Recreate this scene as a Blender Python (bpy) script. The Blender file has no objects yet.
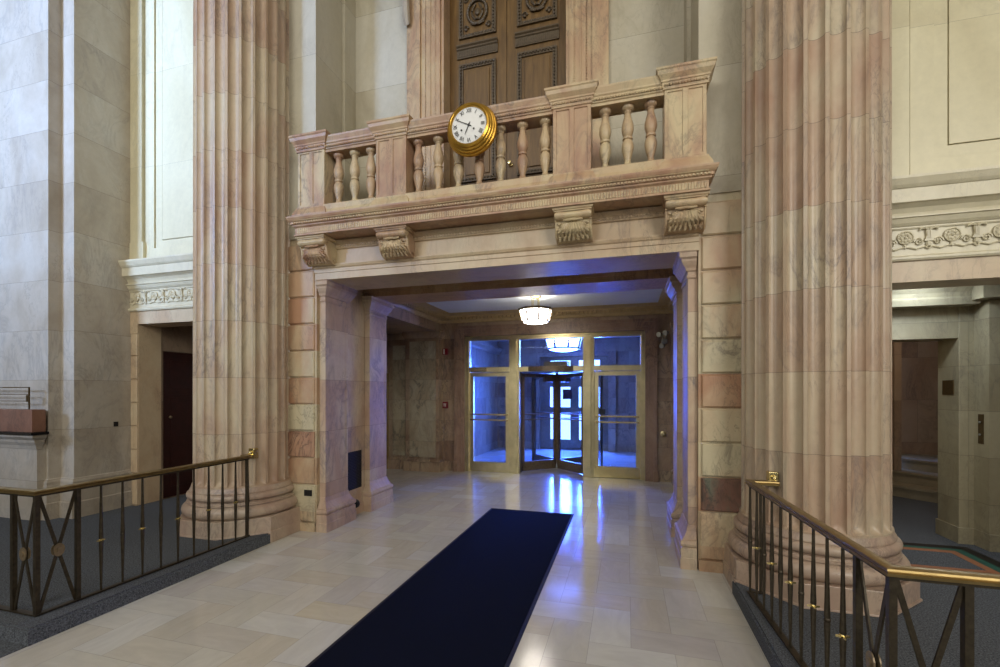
import bpy, math, random
from mathutils import Vector, Matrix
random.seed(4)
PI = math.pi
JR = random.Random(11)
SC = bpy.context.scene
C = SC.collection

# ------------------------------------------------------------------ camera
F, TH, YH = 448.0, 0.2759, 390.8
cam_d = bpy.data.cameras.new('camera')
cam = bpy.data.objects.new('camera', cam_d); C.objects.link(cam)
cam.location = (0, 0, 1.65)
cam.rotation_euler = (PI/2, 0, TH)
cam_d.sensor_width = 36; cam_d.lens = 36*F/1000
cam_d.shift_y = (YH-333.5)/1000
cam_d.clip_start = .05; cam_d.clip_end = 200
SC.camera = cam

# ------------------------------------------------------------------ view + sky + light
SC.view_settings.view_transform = 'Standard'
SC.view_settings.look = 'None'
SC.view_settings.gamma = 1
SC.view_settings.use_curve_mapping = False
SC.view_settings.exposure = 0.0
SC.cycles.use_denoising = True
SC.cycles.max_bounces = 8
SC.cycles.transparent_max_bounces = 16
SC.cycles.sample_clamp_indirect = 6
SC.cycles.caustics_reflective = False

w = bpy.data.worlds.new('sky'); SC.world = w; w.use_nodes = True
w.node_tree.nodes['Background'].inputs[0].default_value = (0.30, 0.50, 1.0, 1)
w.node_tree.nodes['Background'].inputs[1].default_value = 5.0

def area(name, loc, aim, sx, sy, power, col, spread=180):
    d = bpy.data.lights.new(name, 'AREA'); d.shape = 'RECTANGLE'; d.size = sx; d.size_y = sy
    d.energy = power; d.color = col; d.spread = math.radians(spread)
    o = bpy.data.objects.new(name, d); C.objects.link(o); o.location = loc
    v = Vector(aim)-Vector(loc); o.rotation_euler = v.to_track_quat('-Z', 'Y').to_euler()
    return o
def point(name, loc, power, col, r=.1):
    d = bpy.data.lights.new(name, 'POINT'); d.energy = power; d.color = col; d.shadow_soft_size = r
    o = bpy.data.objects.new(name, d); C.objects.link(o); o.location = loc; return o
# hall light: ceiling and rear fills are added; side windows inferred, not modelled
area('ceiling_fill_light', (-1.4, -.5, 9.1), (-1.4, .5, 0), 8, 7, 300, (1.0, .91, .78))  # added warm fill just below the closed ceiling, no skylight there
area('left_window_daylight', (-10.6, -8.3, 7.0), (-8.2, 3.7, 6.0), 3.5, 4, 420, (.38, .57, 1.0), 44)
area('rear_fill_light', (-4.5, -8.6, 6.2), (-3.5, 4, 3.6), 5, 4, 300, (.95, .95, .92), 130)  # added neutral fill in front of the solid back wall
area('right_window_daylight', (7.0, -8.3, 5.6), (2.6, 4, 3.0), 5, 5, 480, (1.0, .98, .92), 120)
# daylight outside the street doors
area('street_daylight', (-1.0, 13.6, 2.4), (-1.6, 9, .6), 3.2, 3.4, 6000, (.055, .155, 1.0))
point('stair_hall_fill_light', (3.5, 6.7, 2.7), 26, (1.0, .88, .74), .1)  # added to brighten the dark stair hall, has no fixture

XM = -1.435

# ------------------------------------------------------------------ mesh builder
class MB:
    def __init__(s): s.v = []; s.f = []
    def add(s, vs, fs):
        n = len(s.v); s.v += [tuple(p) for p in vs]; s.f += [tuple(i+n for i in f) for f in fs]; return s
    def box(s, x0, x1, y0, y1, z0, z1):
        if x0 > x1: x0, x1 = x1, x0
        if y0 > y1: y0, y1 = y1, y0
        e = lambda: .0001+.0007*JR.random()      # keeps neighbouring faces of one mesh from coinciding
        x0 -= e(); x1 += e(); y0 -= e(); y1 += e(); z0 -= e(); z1 += e()
        vs = [(x0,y0,z0),(x1,y0,z0),(x1,y1,z0),(x0,y1,z0),(x0,y0,z1),(x1,y0,z1),(x1,y1,z1),(x0,y1,z1)]
        return s.add(vs, [(0,3,2,1),(4,5,6,7),(0,1,5,4),(1,2,6,5),(2,3,7,6),(3,0,4,7)])
    def cbox(s, x0, x1, y0, y1, z0, z1, c=.01, d='-y'):
        """block whose face toward d (-y, +x, -x) is chamfered by c"""
        if d == '-y':
            a = [(x0,y1,z0),(x1,y1,z0),(x1,y1,z1),(x0,y1,z1)]
            b = [(x0,y0+c,z0),(x1,y0+c,z0),(x1,y0+c,z1),(x0,y0+c,z1)]
            e = [(x0+c,y0,z0+c),(x1-c,y0,z0+c),(x1-c,y0,z1-c),(x0+c,y0,z1-c)]
        elif d == '+x':
            a = [(x0,y0,z0),(x0,y1,z0),(x0,y1,z1),(x0,y0,z1)]
            b = [(x1-c,y0,z0),(x1-c,y1,z0),(x1-c,y1,z1),(x1-c,y0,z1)]
            e = [(x1,y0+c,z0+c),(x1,y1-c,z0+c),(x1,y1-c,z1-c),(x1,y0+c,z1-c)]
        fs = [(0,1,5,4),(1,2,6,5),(2,3,7,6),(3,0,4,7),(4,5,9,8),(5,6,10,9),(6,7,11,10),(7,4,8,11),(8,9,10,11),(3,2,1,0)]
        return s.add(a+b+e, fs)
    def lathe(s, prof, cx=0, cy=0, n=24, z=0, cap=True, a0=0, a1=2*PI, axis='z'):
        full = abs(a1-a0-2*PI) < 1e-6; m = n if full else n+1
        vs = []
        for r, h in prof:
            for i in range(m):
                a = a0+(a1-a0)*i/n
                if axis == 'z': vs.append((cx+r*math.cos(a), cy+r*math.sin(a), z+h))
                else: vs.append((cx+r*math.cos(a), cy-h, z+r*math.sin(a)))   # axis -y
        fs = []
        for k in range(len(prof)-1):
            for i in range(n):
                j = (i+1) % m if full else i+1
                q = (k*m+i, k*m+j, (k+1)*m+j, (k+1)*m+i)
                fs.append(q)
        if cap and full:
            fs.append(tuple(range(m))[::-1]); fs.append(tuple(range((len(prof)-1)*m, len(prof)*m)))
        return s.add(vs, fs)
    def prism(s, poly, a, b, axis='z'):
        n = len(poly)
        def P(p, t):
            if axis == 'z': return (p[0], p[1], t)
            if axis == 'x': return (t, p[0], p[1])
            return (p[0], t, p[1])
        vs = [P(p, a) for p in poly]+[P(p, b) for p in poly]
        fs = [tuple(range(n))[::-1], tuple(range(n, 2*n))]+[(i, (i+1) % n, n+(i+1) % n, n+i) for i in range(n)]
        return s.add(vs, fs)
    def mould(s, path, prof, closed=False, cap=True):
        """sweep closed profile (d outward to the right of travel, z) along plan path with mitres"""
        n = len(path); m = len(prof); vs = []
        for i in range(n):
            p = Vector(path[i])
            def nrm(a, b):
                d = (Vector(b)-Vector(a)); d.normalize(); return Vector((d.y, -d.x))
            if closed or 0 < i < n-1:
                n1 = nrm(path[i-1], path[i]); n2 = nrm(path[i], path[(i+1) % n])
                k = (n1+n2); k = k/(max(.15, 1+n1.dot(n2)))
            elif i == 0: k = nrm(path[0], path[1])
            else: k = nrm(path[-2], path[-1])
            for d, z in prof:
                if d >= 0: d += .0018
                vs.append((p.x+k.x*d, p.y+k.y*d, z))
        fs = []
        for i in range(n if closed else n-1):
            j = (i+1) % n
            for a in range(m):
                b = (a+1) % m
                fs.append((i*m+a, i*m+b, j*m+b, j*m+a))
        if not closed and cap:
            fs.append(tuple(range(m))); fs.append(tuple(range((n-1)*m, n*m))[::-1])
        return s.add(vs, fs)
    def tube(s, pts, r, n=8, cap=True):
        pts = [Vector(p) for p in pts]; k = len(pts)
        rs = r if isinstance(r, (list, tuple)) else [r]*k
        t0 = (pts[1]-pts[0]).normalized()
        up = Vector((0, 0, 1)) if abs(t0.z) < .9 else Vector((1, 0, 0))
        vs = []
        for i in range(k):
            t = (pts[min(i+1, k-1)]-pts[max(i-1, 0)]).normalized()
            a = t.cross(up)
            if a.length < 1e-4: a = t.cross(Vector((0, 1, 0)))
            a.normalize(); b = a.cross(t)
            for q in range(n):
                an = 2*PI*q/n
                vs.append(pts[i]+(a*math.cos(an)+b*math.sin(an))*rs[i])
        fs = [(i*n+q, i*n+(q+1) % n, (i+1)*n+(q+1) % n, (i+1)*n+q) for i in range(k-1) for q in range(n)]
        if cap: fs += [tuple(range(n))[::-1], tuple(range((k-1)*n, k*n))]
        return s.add(vs, fs)
    def bar(s, p, q, w, d):
        """flat bar from p to q with half sizes: w in the horizontal perpendicular, d in the third axis"""
        p, q = Vector(p), Vector(q); t = (q-p).normalized()
        h = t.cross(Vector((0, 0, 1)))
        if h.length < 1e-4: h = Vector((1, 0, 0))
        h.normalize(); u = h.cross(t)
        vs = []
        for e in (p, q):
            for a, b in ((-1,-1),(1,-1),(1,1),(-1,1)): vs.append(e+h*w*a+u*d*b)
        return s.add(vs, [(0,3,2,1),(4,5,6,7),(0,1,5,4),(1,2,6,5),(2,3,7,6),(3,0,4,7)])
    def sphere(s, c, r, n=8, m=5, sc=(1,1,1)):
        vs = [(c[0], c[1], c[2]-r*sc[2])]
        for i in range(1, m):
            a = -PI/2+PI*i/m
            for j in range(n):
                b = 2*PI*j/n
                vs.append((c[0]+r*sc[0]*math.cos(a)*math.cos(b), c[1]+r*sc[1]*math.cos(a)*math.sin(b), c[2]+r*sc[2]*math.sin(a)))
        vs.append((c[0], c[1], c[2]+r*sc[2])); top = len(vs)-1
        fs = [(0, 1+(j+1) % n, 1+j) for j in range(n)]
        for i in range(m-2):
            for j in range(n): fs.append((1+i*n+j, 1+i*n+(j+1) % n, 1+(i+1)*n+(j+1) % n, 1+(i+1)*n+j))
        fs += [(top, 1+(m-2)*n+j, 1+(m-2)*n+(j+1) % n) for j in range(n)]
        return s.add(vs, fs)
    def mirror(s):
        r = MB(); r.v = [(2*XM-x, y, z) for x, y, z in s.v]; r.f = [f[::-1] for f in s.f]; return r
    def merge(s, o): return s.add(o.v, o.f)

ORG = {}
ZF = [None]
def balcony_heights(z):
    return z-.03*min(1, (z-3.37)/.2) if z > 3.37 else 3.37-(3.37-z)*.82
def link(name, mb, mat, parent=None, smooth=False, bevel=0):
    org = Vector(ORG.get(parent.name, (0, 0, 0))) if parent else Vector((0, 0, 0))
    me = bpy.data.meshes.new(name)
    if ZF[0]: mb.v = [(p[0], p[1], ZF[0](p[2])) for p in mb.v]
    me.from_pydata([tuple(Vector(p)-org) for p in mb.v], [], mb.f); me.update()
    import bmesh
    bm = bmesh.new(); bm.from_mesh(me); bmesh.ops.recalc_face_normals(bm, faces=bm.faces); bm.to_mesh(me); bm.free()
    me.materials.append(mat)
    if smooth:
        me.polygons.foreach_set('use_smooth', [True]*len(me.polygons)); me.set_sharp_from_angle(angle=math.radians(38))
    o = bpy.data.objects.new(name, me); C.objects.link(o)
    if parent: o.parent = parent
    ORG[o.name] = tuple(org)
    if bevel:
        b = o.modifiers.new('bevel', 'BEVEL'); b.width = bevel; b.segments = 2; b.limit_method = 'ANGLE'
    return o
def tag(o, label, cat, group=None):
    o['label'] = label; o['category'] = cat
    if group: o['group'] = group
    return o
def thing(name, label, cat, loc=(0,0,0), group=None):
    o = bpy.data.objects.new(name, None); C.objects.link(o); o.location = loc; o.empty_display_size = .1
    ORG[o.name] = tuple(loc)
    return tag(o, label, cat, group)
def struct(name, mb, mat, parent=None, label=None, **k):
    o = link(name, mb, mat, parent, **k)
    if not parent: o['kind'] = 'structure'
    if label: o['label'] = label
    return o
def inst(o, loc, parent):
    c = o.copy(); C.objects.link(c); c.parent = parent; c.location = loc; ORG[c.name] = ORG[o.name]; return c

# ------------------------------------------------------------------ materials
def s2l(c):
    return tuple((x/255/12.92 if x/255 <= .04045 else ((x/255+.055)/1.055)**2.4) for x in c)+(1,)
class NT:
    def __init__(s, name):
        s.m = bpy.data.materials.new(name); s.m.use_nodes = True; s.t = s.m.node_tree; s.t.nodes.clear()
        s.out = s.n('ShaderNodeOutputMaterial')
    def n(s, typ, **k):
        o = s.t.nodes.new(typ)
        for a, b in k.items(): setattr(o, a, b)
        return o
    def l(s, a, b): s.t.links.new(a, b)
    def val(s, node, i, v):
        if hasattr(v, 'links') or isinstance(v, bpy.types.NodeSocket): s.l(v, node.inputs[i])
        else: node.inputs[i].default_value = v
    def math(s, op, a, b=0.0, c=0.0):
        n = s.n('ShaderNodeMath', operation=op); s.val(n, 0, a); s.val(n, 1, b)
        if op in ('MULTIPLY_ADD', 'COMPARE'): s.val(n, 2, c)
        return n.outputs[0]
    def vmath(s, op, a, b=(0,0,0)):
        n = s.n('ShaderNodeVectorMath', operation=op); s.val(n, 0, a)
        if op == 'SCALE': s.val(n, 3, b)
        else: s.val(n, 1, b)
        return n.outputs[0]
    def mix(s, f, a, b, blend='MIX'):
        n = s.n('ShaderNodeMix', data_type='RGBA', blend_type=blend)
        s.val(n, 0, f); s.val(n, 6, a); s.val(n, 7, b); return n.outputs[2]
    def ramp(s, f, stops):
        n = s.n('ShaderNodeValToRGB'); s.l(f, n.inputs[0]); e = n.color_ramp.elements
        while len(e) < len(stops): e.new(.5)
        for q, (p, c) in zip(e, stops): q.position = p; q.color = c if len(c) == 4 else tuple(c)+(1,)
        return n.outputs[0]
    def noise(s, vec, scale, detail=3, rough=.5, dist=0):
        n = s.n('ShaderNodeTexNoise'); s.l(vec, n.inputs['Vector']); n.inputs['Scale'].default_value = scale
        n.inputs['Detail'].default_value = detail; n.inputs['Roughness'].default_value = rough; n.inputs['Distortion'].default_value = dist
        return n.outputs['Fac']
    def bsdf(s, col, rough=.5, metal=0, bump=None, coat=0, spec=.5, emis=None, es=0):
        b = s.n('ShaderNodeBsdfPrincipled'); s.val(b, 'Base Color', col); s.val(b, 'Roughness', rough)
        b.inputs['Metallic'].default_value = metal; b.inputs['Coat Weight'].default_value = coat
        b.inputs['Coat Roughness'].default_value = .08; b.inputs['Specular IOR Level'].default_value = spec
        if emis: b.inputs['Emission Color'].default_value = emis; b.inputs['Emission Strength'].default_value = es
        if bump is not None: s.l(bump, b.inputs['Normal'])
        s.l(b.outputs[0], s.out.inputs[0]); return s.m
    def bump(s, h, strength=.3, dist=.01):
        n = s.n('ShaderNodeBump'); n.inputs['Strength'].default_value = strength; n.inputs['Distance'].default_value = dist
        s.l(h, n.inputs['Height']); return n.outputs[0]

def marble(name, a, b, c, vein, va=.6, scale=1.0, zp=0, z0=0, wp=0, joint=0.0, rough=.38, tone=.35, tilt=.6, objvar=0, stretch=.45):
    t = NT(name)
    g = t.n('ShaderNodeNewGeometry'); P = g.outputs['Position']
    sep = t.n('ShaderNodeSeparateXYZ'); t.l(P, sep.inputs[0])
    vec = P; rnd = None; jm = None
    if zp:
        zz = t.math('DIVIDE', t.math('SUBTRACT', sep.outputs[2], z0), zp); zi = t.math('FLOOR', zz)
        comb = t.n('ShaderNodeCombineXYZ'); t.l(zi, comb.inputs[2])
        if wp:
            xy = t.math('ADD', sep.outputs[0], t.math('MULTIPLY', sep.outputs[1], .77))
            xx = t.math('ADD', t.math('DIVIDE', xy, wp), t.math('MULTIPLY', zi, .5)); xi = t.math('FLOOR', xx); t.l(xi, comb.inputs[0])
        wn = t.n('ShaderNodeTexWhiteNoise', noise_dimensions='3D'); t.l(comb.outputs[0], wn.inputs['Vector'])
        rnd = wn.outputs['Value']
        vec = t.vmath('ADD', P, t.vmath('SCALE', wn.outputs['Color'], 17.0))
        if joint:
            d = t.math('ABSOLUTE', t.math('SUBTRACT', t.math('FRACT', zz), .5))
            jm = t.math('GREATER_THAN', d, .5-joint/zp)
            if wp:
                d2 = t.math('ABSOLUTE', t.math('SUBTRACT', t.math('FRACT', xx), .5))
                jm = t.math('MAXIMUM', jm, t.math('GREATER_THAN', d2, .5-joint/wp))
    if objvar:
        oi = t.n('ShaderNodeObjectInfo')
        vec = t.vmath('ADD', vec, t.vmath('SCALE', (1, .7, .3), t.math('MULTIPLY', oi.outputs['Random'], 13.0)))
        rnd = oi.outputs['Random']
    mp = t.n('ShaderNodeMapping'); t.l(vec, mp.inputs[0]); mp.inputs['Rotation'].default_value = (tilt, -tilt, .3)
    mp.inputs['Scale'].default_value = (1, 1, stretch)
    v = mp.outputs[0]
    n1 = t.noise(v, 1.5*scale, 4, .6, .8)
    if rnd is not None: n1 = t.math('ADD', n1, t.math('MULTIPLY', t.math('SUBTRACT', rnd, .5), tone))
    col = t.ramp(n1, [(.28, s2l(a)), (.48, s2l(b)), (.68, s2l(c))])
    n2 = t.noise(v, 2.2*scale, 6, .62, 1.6)
    vm = t.ramp(t.math('ABSOLUTE', t.math('SUBTRACT', n2, .5)), [(0, (1,1,1)), (.012, (.6,.6,.6)), (.05, (.12,.12,.12)), (.12, (0,0,0))])
    n3 = t.noise(v, 1.1*scale, 2, .5, .3)
    vm = t.math('MULTIPLY', vm, t.ramp(n3, [(.40, (0,0,0)), (.62, (1,1,1))]))
    col = t.mix(t.math('MULTIPLY', vm, va), col, s2l(vein))
    n5 = t.noise(v, 5.0*scale, 5, .6, 2.2)
    v2 = t.math('MULTIPLY', t.ramp(t.math('ABSOLUTE', t.math('SUBTRACT', n5, .5)), [(0, (1,1,1)), (.03, (0,0,0))]), t.ramp(t.noise(v, 2.3*scale, 2), [(.5, (0,0,0)), (.66, (1,1,1))]))
    col = t.mix(t.math('MULTIPLY', v2, va*.7), col, s2l(tuple(q*.8 for q in vein)))
    n4 = t.noise(P, 14, 5, .7)
    col = t.mix(.22, col, t.ramp(n4, [(.3, (.72,.72,.72)), (.7, (1.12,1.12,1.12))]), 'MULTIPLY')
    if jm is not None: col = t.mix(t.math('MULTIPLY', jm, .55), col, (.06, .05, .04, 1))
    return t.bsdf(col, rough, bump=t.bump(t.noise(P, 60, 3, .6), .12, .004))

ROSE = ((150,112,96), (188,152,128), (205,178,150))
m_block = marble('rusticated_pink_marble', (172,132,102), (186,160,128), (192,180,148), (90,80,74), .65, 1.3, zp=.315, z0=.545, wp=.9, tone=.36, tilt=.9)
m_col = marble('fluted_column_marble', (166,135,112), (180,157,132), (189,175,148), (94,90,90), .52, 1.3, zp=.612, z0=1.18, joint=.0022, tone=.16, tilt=.35, stretch=.35)
m_base = marble('column_base_marble', (162,134,116), (178,154,134), (188,170,148), (104,92,92), .7, 1.5)
m_bal = marble('balcony_marble', (168,130,104), (188,160,126), (200,182,144), (96,84,80), .6, 1.8, objvar=1, tone=.3)
m_pil = marble('pilaster_marble', (162,132,110), (180,154,130), (192,174,148), (104,98,104), .6, 1.2, zp=.61, z0=.56, joint=.002, tone=.25, rough=.6)
m_gray = marble('grey_white_marble', (160,148,130), (174,163,146), (184,176,162), (124,120,116), .45, 1.3, zp=.60, z0=.58, wp=5.3, joint=.002, tone=.2, tilt=1.1)
m_cream = marble('cream_limestone', (192,181,148), (205,196,162), (214,206,174), (160,152,130), .25, .7, zp=1.25, z0=3.4, joint=.0012, tone=.12)
m_upper = marble('upper_wall_limestone', (158,148,126), (182,174,152), (190,184,166), (140,130,112), .25, .8, zp=1.0, z0=3.6, joint=.002, tone=.22)
m_lint = marble('lintel_marble', (174,146,116), (190,166,134), (198,180,148), (116,100,92), .45, 1.4, objvar=1, tone=.2)
m_vest = marble('vestibule_marble', (132,106,84), (160,136,110), (172,152,124), (84,72,64), .75, 1.6, zp=.42, z0=.2, wp=1.3, joint=.002, tone=.35)
m_cass = marble('casing_marble', (126,98,78), (146,118,96), (158,134,110), (86,70,62), .7, 1.6)
m_beam = marble('beam_marble', (158,124,94), (178,146,112), (186,160,124), (100,80,70), .6, 1.4)
m_redm = marble('red_marble_block', (112,78,62), (128,92,74), (138,104,86), (70,56,52), .7, 2.4, tilt=1.3)
m_dim = marble('stair_hall_marble', (128,104,84), (148,124,102), (156,136,114), (80,72,64), .4, 1.2, zp=.7, z0=.1, wp=1.1, joint=.002)
m_pass = marble('passage_marble', (138,126,100), (158,148,120), (168,158,130), (104,96,84), .5, 1.2, zp=.45, z0=.1, joint=.002)
m_frieze = marble('carved_frieze_marble', (200,190,160), (208,199,170), (214,206,182), (150,146,134), .3, 1.2)

def m_floor():
    """herringbone stone tiles, each one square wide and two long"""
    t = NT('polished_stone_tiles'); g = t.n('ShaderNodeNewGeometry'); P = g.outputs['Position']
    sp = t.n('ShaderNodeSeparateXYZ'); t.l(P, sp.inputs[0]); M = t.math
    x = M('DIVIDE', M('ADD', sp.outputs[0], 2.884), .2645); y = M('DIVIDE', M('SUBTRACT', sp.outputs[1], 2.254), .2465)
    i = M('FLOOR', x); j = M('FLOOR', y); u = M('SUBTRACT', x, i); v = M('SUBTRACT', y, j)
    k = M('FLOORED_MODULO', M('SUBTRACT', i, j), 4.0)
    def eq(n): return M('COMPARE', k, float(n), .4)
    k0, k1, k2, k3 = eq(0), eq(1), eq(2), eq(3)
    ti = M('SUBTRACT', i, k1); tj = M('SUBTRACT', j, k2)
    w_ = .0065
    def near(e, block): return M('MULTIPLY', M('LESS_THAN', e, w_), M('SUBTRACT', 1.0, block))
    jt = M('MAXIMUM', M('MAXIMUM', near(u, k1), near(M('SUBTRACT', 1.0, u), k0)), M('MAXIMUM', near(v, k2), near(M('SUBTRACT', 1.0, v), k3)))
    cb = t.n('ShaderNodeCombineXYZ'); t.l(ti, cb.inputs[0]); t.l(tj, cb.inputs[1])
    wn = t.n('ShaderNodeTexWhiteNoise', noise_dimensions='2D'); t.l(cb.outputs[0], wn.inputs['Vector'])
    col = t.ramp(wn.outputs['Value'], [(.0, s2l((194,192,182))), (.25, s2l((200,197,185))), (.45, s2l((194,188,174))), (.6, s2l((206,206,199))), (.8, s2l((190,186,180))), (1, s2l((200,193,172)))])
    vert = M('ADD', k2, k3)
    va = t.vmath('MULTIPLY', P, (2.2, 7.0, 1.0)); vb_ = t.vmath('MULTIPLY', P, (7.0, 2.2, 1.0))
    off = t.vmath('SCALE', wn.outputs['Color'], 9.0)
    na = t.noise(t.vmath('ADD', va, off), 1.6, 5, .6, 1.0); nb = t.noise(t.vmath('ADD', vb_, off), 1.6, 5, .6, 1.0)
    n = M('ADD', M('MULTIPLY', nb, vert), M('MULTIPLY', na, M('SUBTRACT', 1.0, vert)))
    col = t.mix(.5, col, t.ramp(n, [(.3, (.82,.80,.79)), (.7, (1.06,1.06,1.05))]), 'MULTIPLY')
    n2 = t.noise(P, .7, 3, .5, .5)
    col = t.mix(.35, col, t.ramp(n2, [(.35, (.88,.86,.87)), (.65, (1.05,1.05,1.04))]), 'MULTIPLY')
    col = t.mix(M('MULTIPLY', jt, .38), col, (.14, .13, .12, 1))
    r = t.ramp(t.noise(P, 3, 4, .6), [(.3, (.12,)*3), (.7, (.19,)*3)])
    bs = t.bsdf(col, r, spec=.5, bump=t.bump(M('SUBTRACT', t.noise(P, 4, 2, .5), M('MULTIPLY', jt, .5)), .03, .01), coat=.12)
    return bs
m_fl = m_floor()
def simple(name, c, rough=.5, metal=0, var=.15, vs=30, bump=.0, spec=.5, coat=0):
    t = NT(name); g = t.n('ShaderNodeTexCoord'); n = t.noise(g.outputs['Object'], vs, 4, .6)
    lo = tuple(x*(1-var) for x in s2l(c)[:3]); hi = tuple(min(1, x*(1+var)) for x in s2l(c)[:3])
    return t.bsdf(t.ramp(n, [(.3, lo), (.7, hi)]), rough, metal, bump=t.bump(n, bump, .004) if bump else None, spec=spec, coat=coat)
m_carpet = simple('blue_grey_carpet', (86,89,94), .95, 0, .75, 110, .6, .1)
m_runner = simple('navy_runner_carpet', (15,18,31), .95, 0, .4, 220, .5, .08)
m_runedge = simple('runner_rubber_edge', (12,13,20), .7, 0, .1, 30)
m_brass = simple('polished_brass', (222,204,146), .26, 1, .12, 6)
m_bronze = simple('brushed_bronze_frame', (196,182,138), .36, 1, .14, 5)
m_dbronze = simple('dark_bronze', (124,108,84), .42, .45, .25, 25)
m_iron = simple('weathered_bronze_ironwork', (66,58,45), .45, .6, .3, 40)
m_handrail = simple('bronze_handrail', (150,128,84), .36, .9, .2, 18)
m_gold = simple('gilded_clock_case', (206,160,66), .30, .85, .05, 5)
m_face = simple('white_enamel_dial', (226,226,222), .3, 0, .02, 20, coat=.6)
m_black = simple('black_paint', (16,15,15), .5, 0, .1, 20)
m_grille = simple('dark_metal_grille', (24,20,18), .8, 0, .2, 20)
m_ceil = simple('ceiling_plaster', (214,220,222), .8, 0, .04, 4)
m_stone = simple('cornice_plaster_tan', (184,160,112), .6, 0, .12, 9)
m_red = simple('red_alarm_plastic', (120,24,36), .4, 0, .1, 10)
m_white = simple('white_plastic', (205,205,200), .45, 0, .03, 10)
m_greyp = simple('grey_metal_fixture', (150,150,140), .4, .3, .1, 10)
m_dred = simple('dark_mahogany_leaf', (46,16,10), .42, 0, .35, 8)
m_tread = simple('grey_marble_stair', (140,130,110), .45, 0, .15, 6)
m_blackst = simple('black_stone_top', (22,21,22), .25, 0, .2, 12)
m_green = simple('green_floor_border', (34,84,72), .6, 0, .15, 14)
m_orange = simple('terracotta_stripe', (150,98,66), .6, 0, .15, 14)
m_purple = simple('printed_notice', (84,58,86), .6, 0, .08, 14)
m_bplaque = simple('bronze_plaque', (96,78,50), .4, .7, .15, 20)
m_hallceil = simple('hall_plaster', (200,194,178), .9, 0, .03, 2)
def m_wood():
    t = NT('bronze_brown_door'); g = t.n('ShaderNodeNewGeometry')
    v = t.vmath('MULTIPLY', g.outputs['Position'], (9, 9, .8)); n = t.noise(v, 3, 6, .65, .6)
    return t.bsdf(t.ramp(n, [(.25, s2l((74,52,24))), (.55, s2l((108,80,40))), (.8, s2l((128,98,54)))]), .42)
m_door = m_wood()
m_carve = simple('dark_carved_moulding', (88,74,54), .5, .1, .3, 40)
def m_glass_(name, tint, gl=.12):
    t = NT(name); a = t.n('ShaderNodeBsdfTransparent'); a.inputs[0].default_value = tint
    b = t.n('ShaderNodeBsdfGlossy'); b.inputs['Roughness'].default_value = .02
    lw = t.n('ShaderNodeLayerWeight'); lw.inputs[0].default_value = .5
    fr = t.math('MULTIPLY_ADD', t.math('POWER', lw.outputs['Facing'], 4.0), .7, .04)
    mx = t.n('ShaderNodeMixShader'); t.l(fr, mx.inputs[0]); t.l(a.outputs[0], mx.inputs[1]); t.l(b.outputs[0], mx.inputs[2])
    t.l(mx.outputs[0], t.out.inputs[0]); return t.m
m_glass = m_glass_('door_glass', (.93, .96, 1, 1))
def emit(name, c, s):
    t = NT(name); e = t.n('ShaderNodeEmission'); e.inputs[0].default_value = c; e.inputs[1].default_value = s
    t.l(e.outputs[0], t.out.inputs[0]); return t.m
m_lamp = emit('lit_lamp_glass', (1, .91, .82, 1), 18)
m_lamp2 = emit('lit_inner_lamp_glass', (.09, .19, 1, 1), 34)
m_lamp3 = emit('lit_passage_lamp', (.74, .86, 1, 1), 46)

# ================================================================== SETTING
def rel(r): return XM+r
def both(name, mb, mat, l1=None, l2=None, **k):
    a = struct(name, mb, mat, label=l1, **k); b = struct(name, mb.mirror(), mat, label=l2, **k); return a, b

struct('floor', MB().box(-12, 9.2, -9, 13.1, -.08, 0), m_fl, label='polished cream stone tile floor of the hall and vestibule')
# raised carpeted platforms either side of the aisle
def platform(e):
    pl = MB()
    pl.prism([(-12,1.95),(rel(-e),1.95),(rel(-e),4.03),(rel(-2.34),4.10),(rel(-2.34),4.44),(-12,4.44)], 0, .098)
    pl.prism([(-12,1.965),(rel(-e-.015),1.965),(rel(-e-.015),4.03),(rel(-2.34),4.10),(rel(-2.34),4.44),(-12,4.44)], .09, .11)
    pl.box(rel(-4.885), rel(-3.45), 4.44, 5.9, 0, .11)
    return pl
struct('floor', platform(2.28), m_carpet, label='blue grey carpeted step on the left of the aisle')
struct('floor', platform(2.262).mirror(), m_carpet, label='blue grey carpeted step on the right of the aisle')
struct('floor', MB().box(2.03, 6, 4.98, 10, 0, .1095), m_carpet, label='dark carpet of the right hand passage')
both('floor', MB().box(-12, rel(-2.285), -9, 1.95, 0, .006), m_carpet, 'lower carpet in front of the left step', 'lower carpet in front of the right step')
struct('wall_back', MB().box(-12, 9.2, -9.2, -9, 0, 9.2), m_upper)
struct('wall_left', MB().box(-12.2, -12, -9.2, 10, 0, 9.2), m_gray)
struct('wall_right', MB().box(9.2, 9.4, -9.2, 10, 0, 9.2), m_gray)
struct('ceiling', MB().box(-12, 9.2, -9.2, 6, 9.2, 9.4), m_hallceil)

# ---- rusticated piers each side of the opening
pier = MB(); pier.box(rel(-3.45), rel(-2.07), 4.475, 4.98, 0, 3.45); pier.box(rel(-3.45), rel(-2.07), 4.98, 6.0, 0, 3.3)
z = .545
gz = [0, .10, .545]
while z < 3.4: z += .315; gz.append(z)
for i in range(len(gz)-1):
    if gz[i] > 3.36: break
    p = .0 if i > 0 else -.022
    x0 = -2.42 if i > 1 else -2.42
    if i == 0: pier.box(rel(-3.45), rel(-2.07), 4.44, 4.5, 0, .10)
    else:
        top = min(gz[i+1], 3.40)
        pier.cbox(rel(-3.4), rel(-2.095 if i > 1 else -2.08), 4.452, 4.5, gz[i]+.008, top-.008, .012)
both('wall_front', pier, m_block, 'rusticated marble pier left of the vestibule opening', 'rusticated marble pier right of the vestibule opening')
m_vein = marble('dark_veined_marble_block', (96,78,66), (126,92,78), (112,112,96), (60,62,56), .8, 2.6, tilt=1.2)
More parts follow.
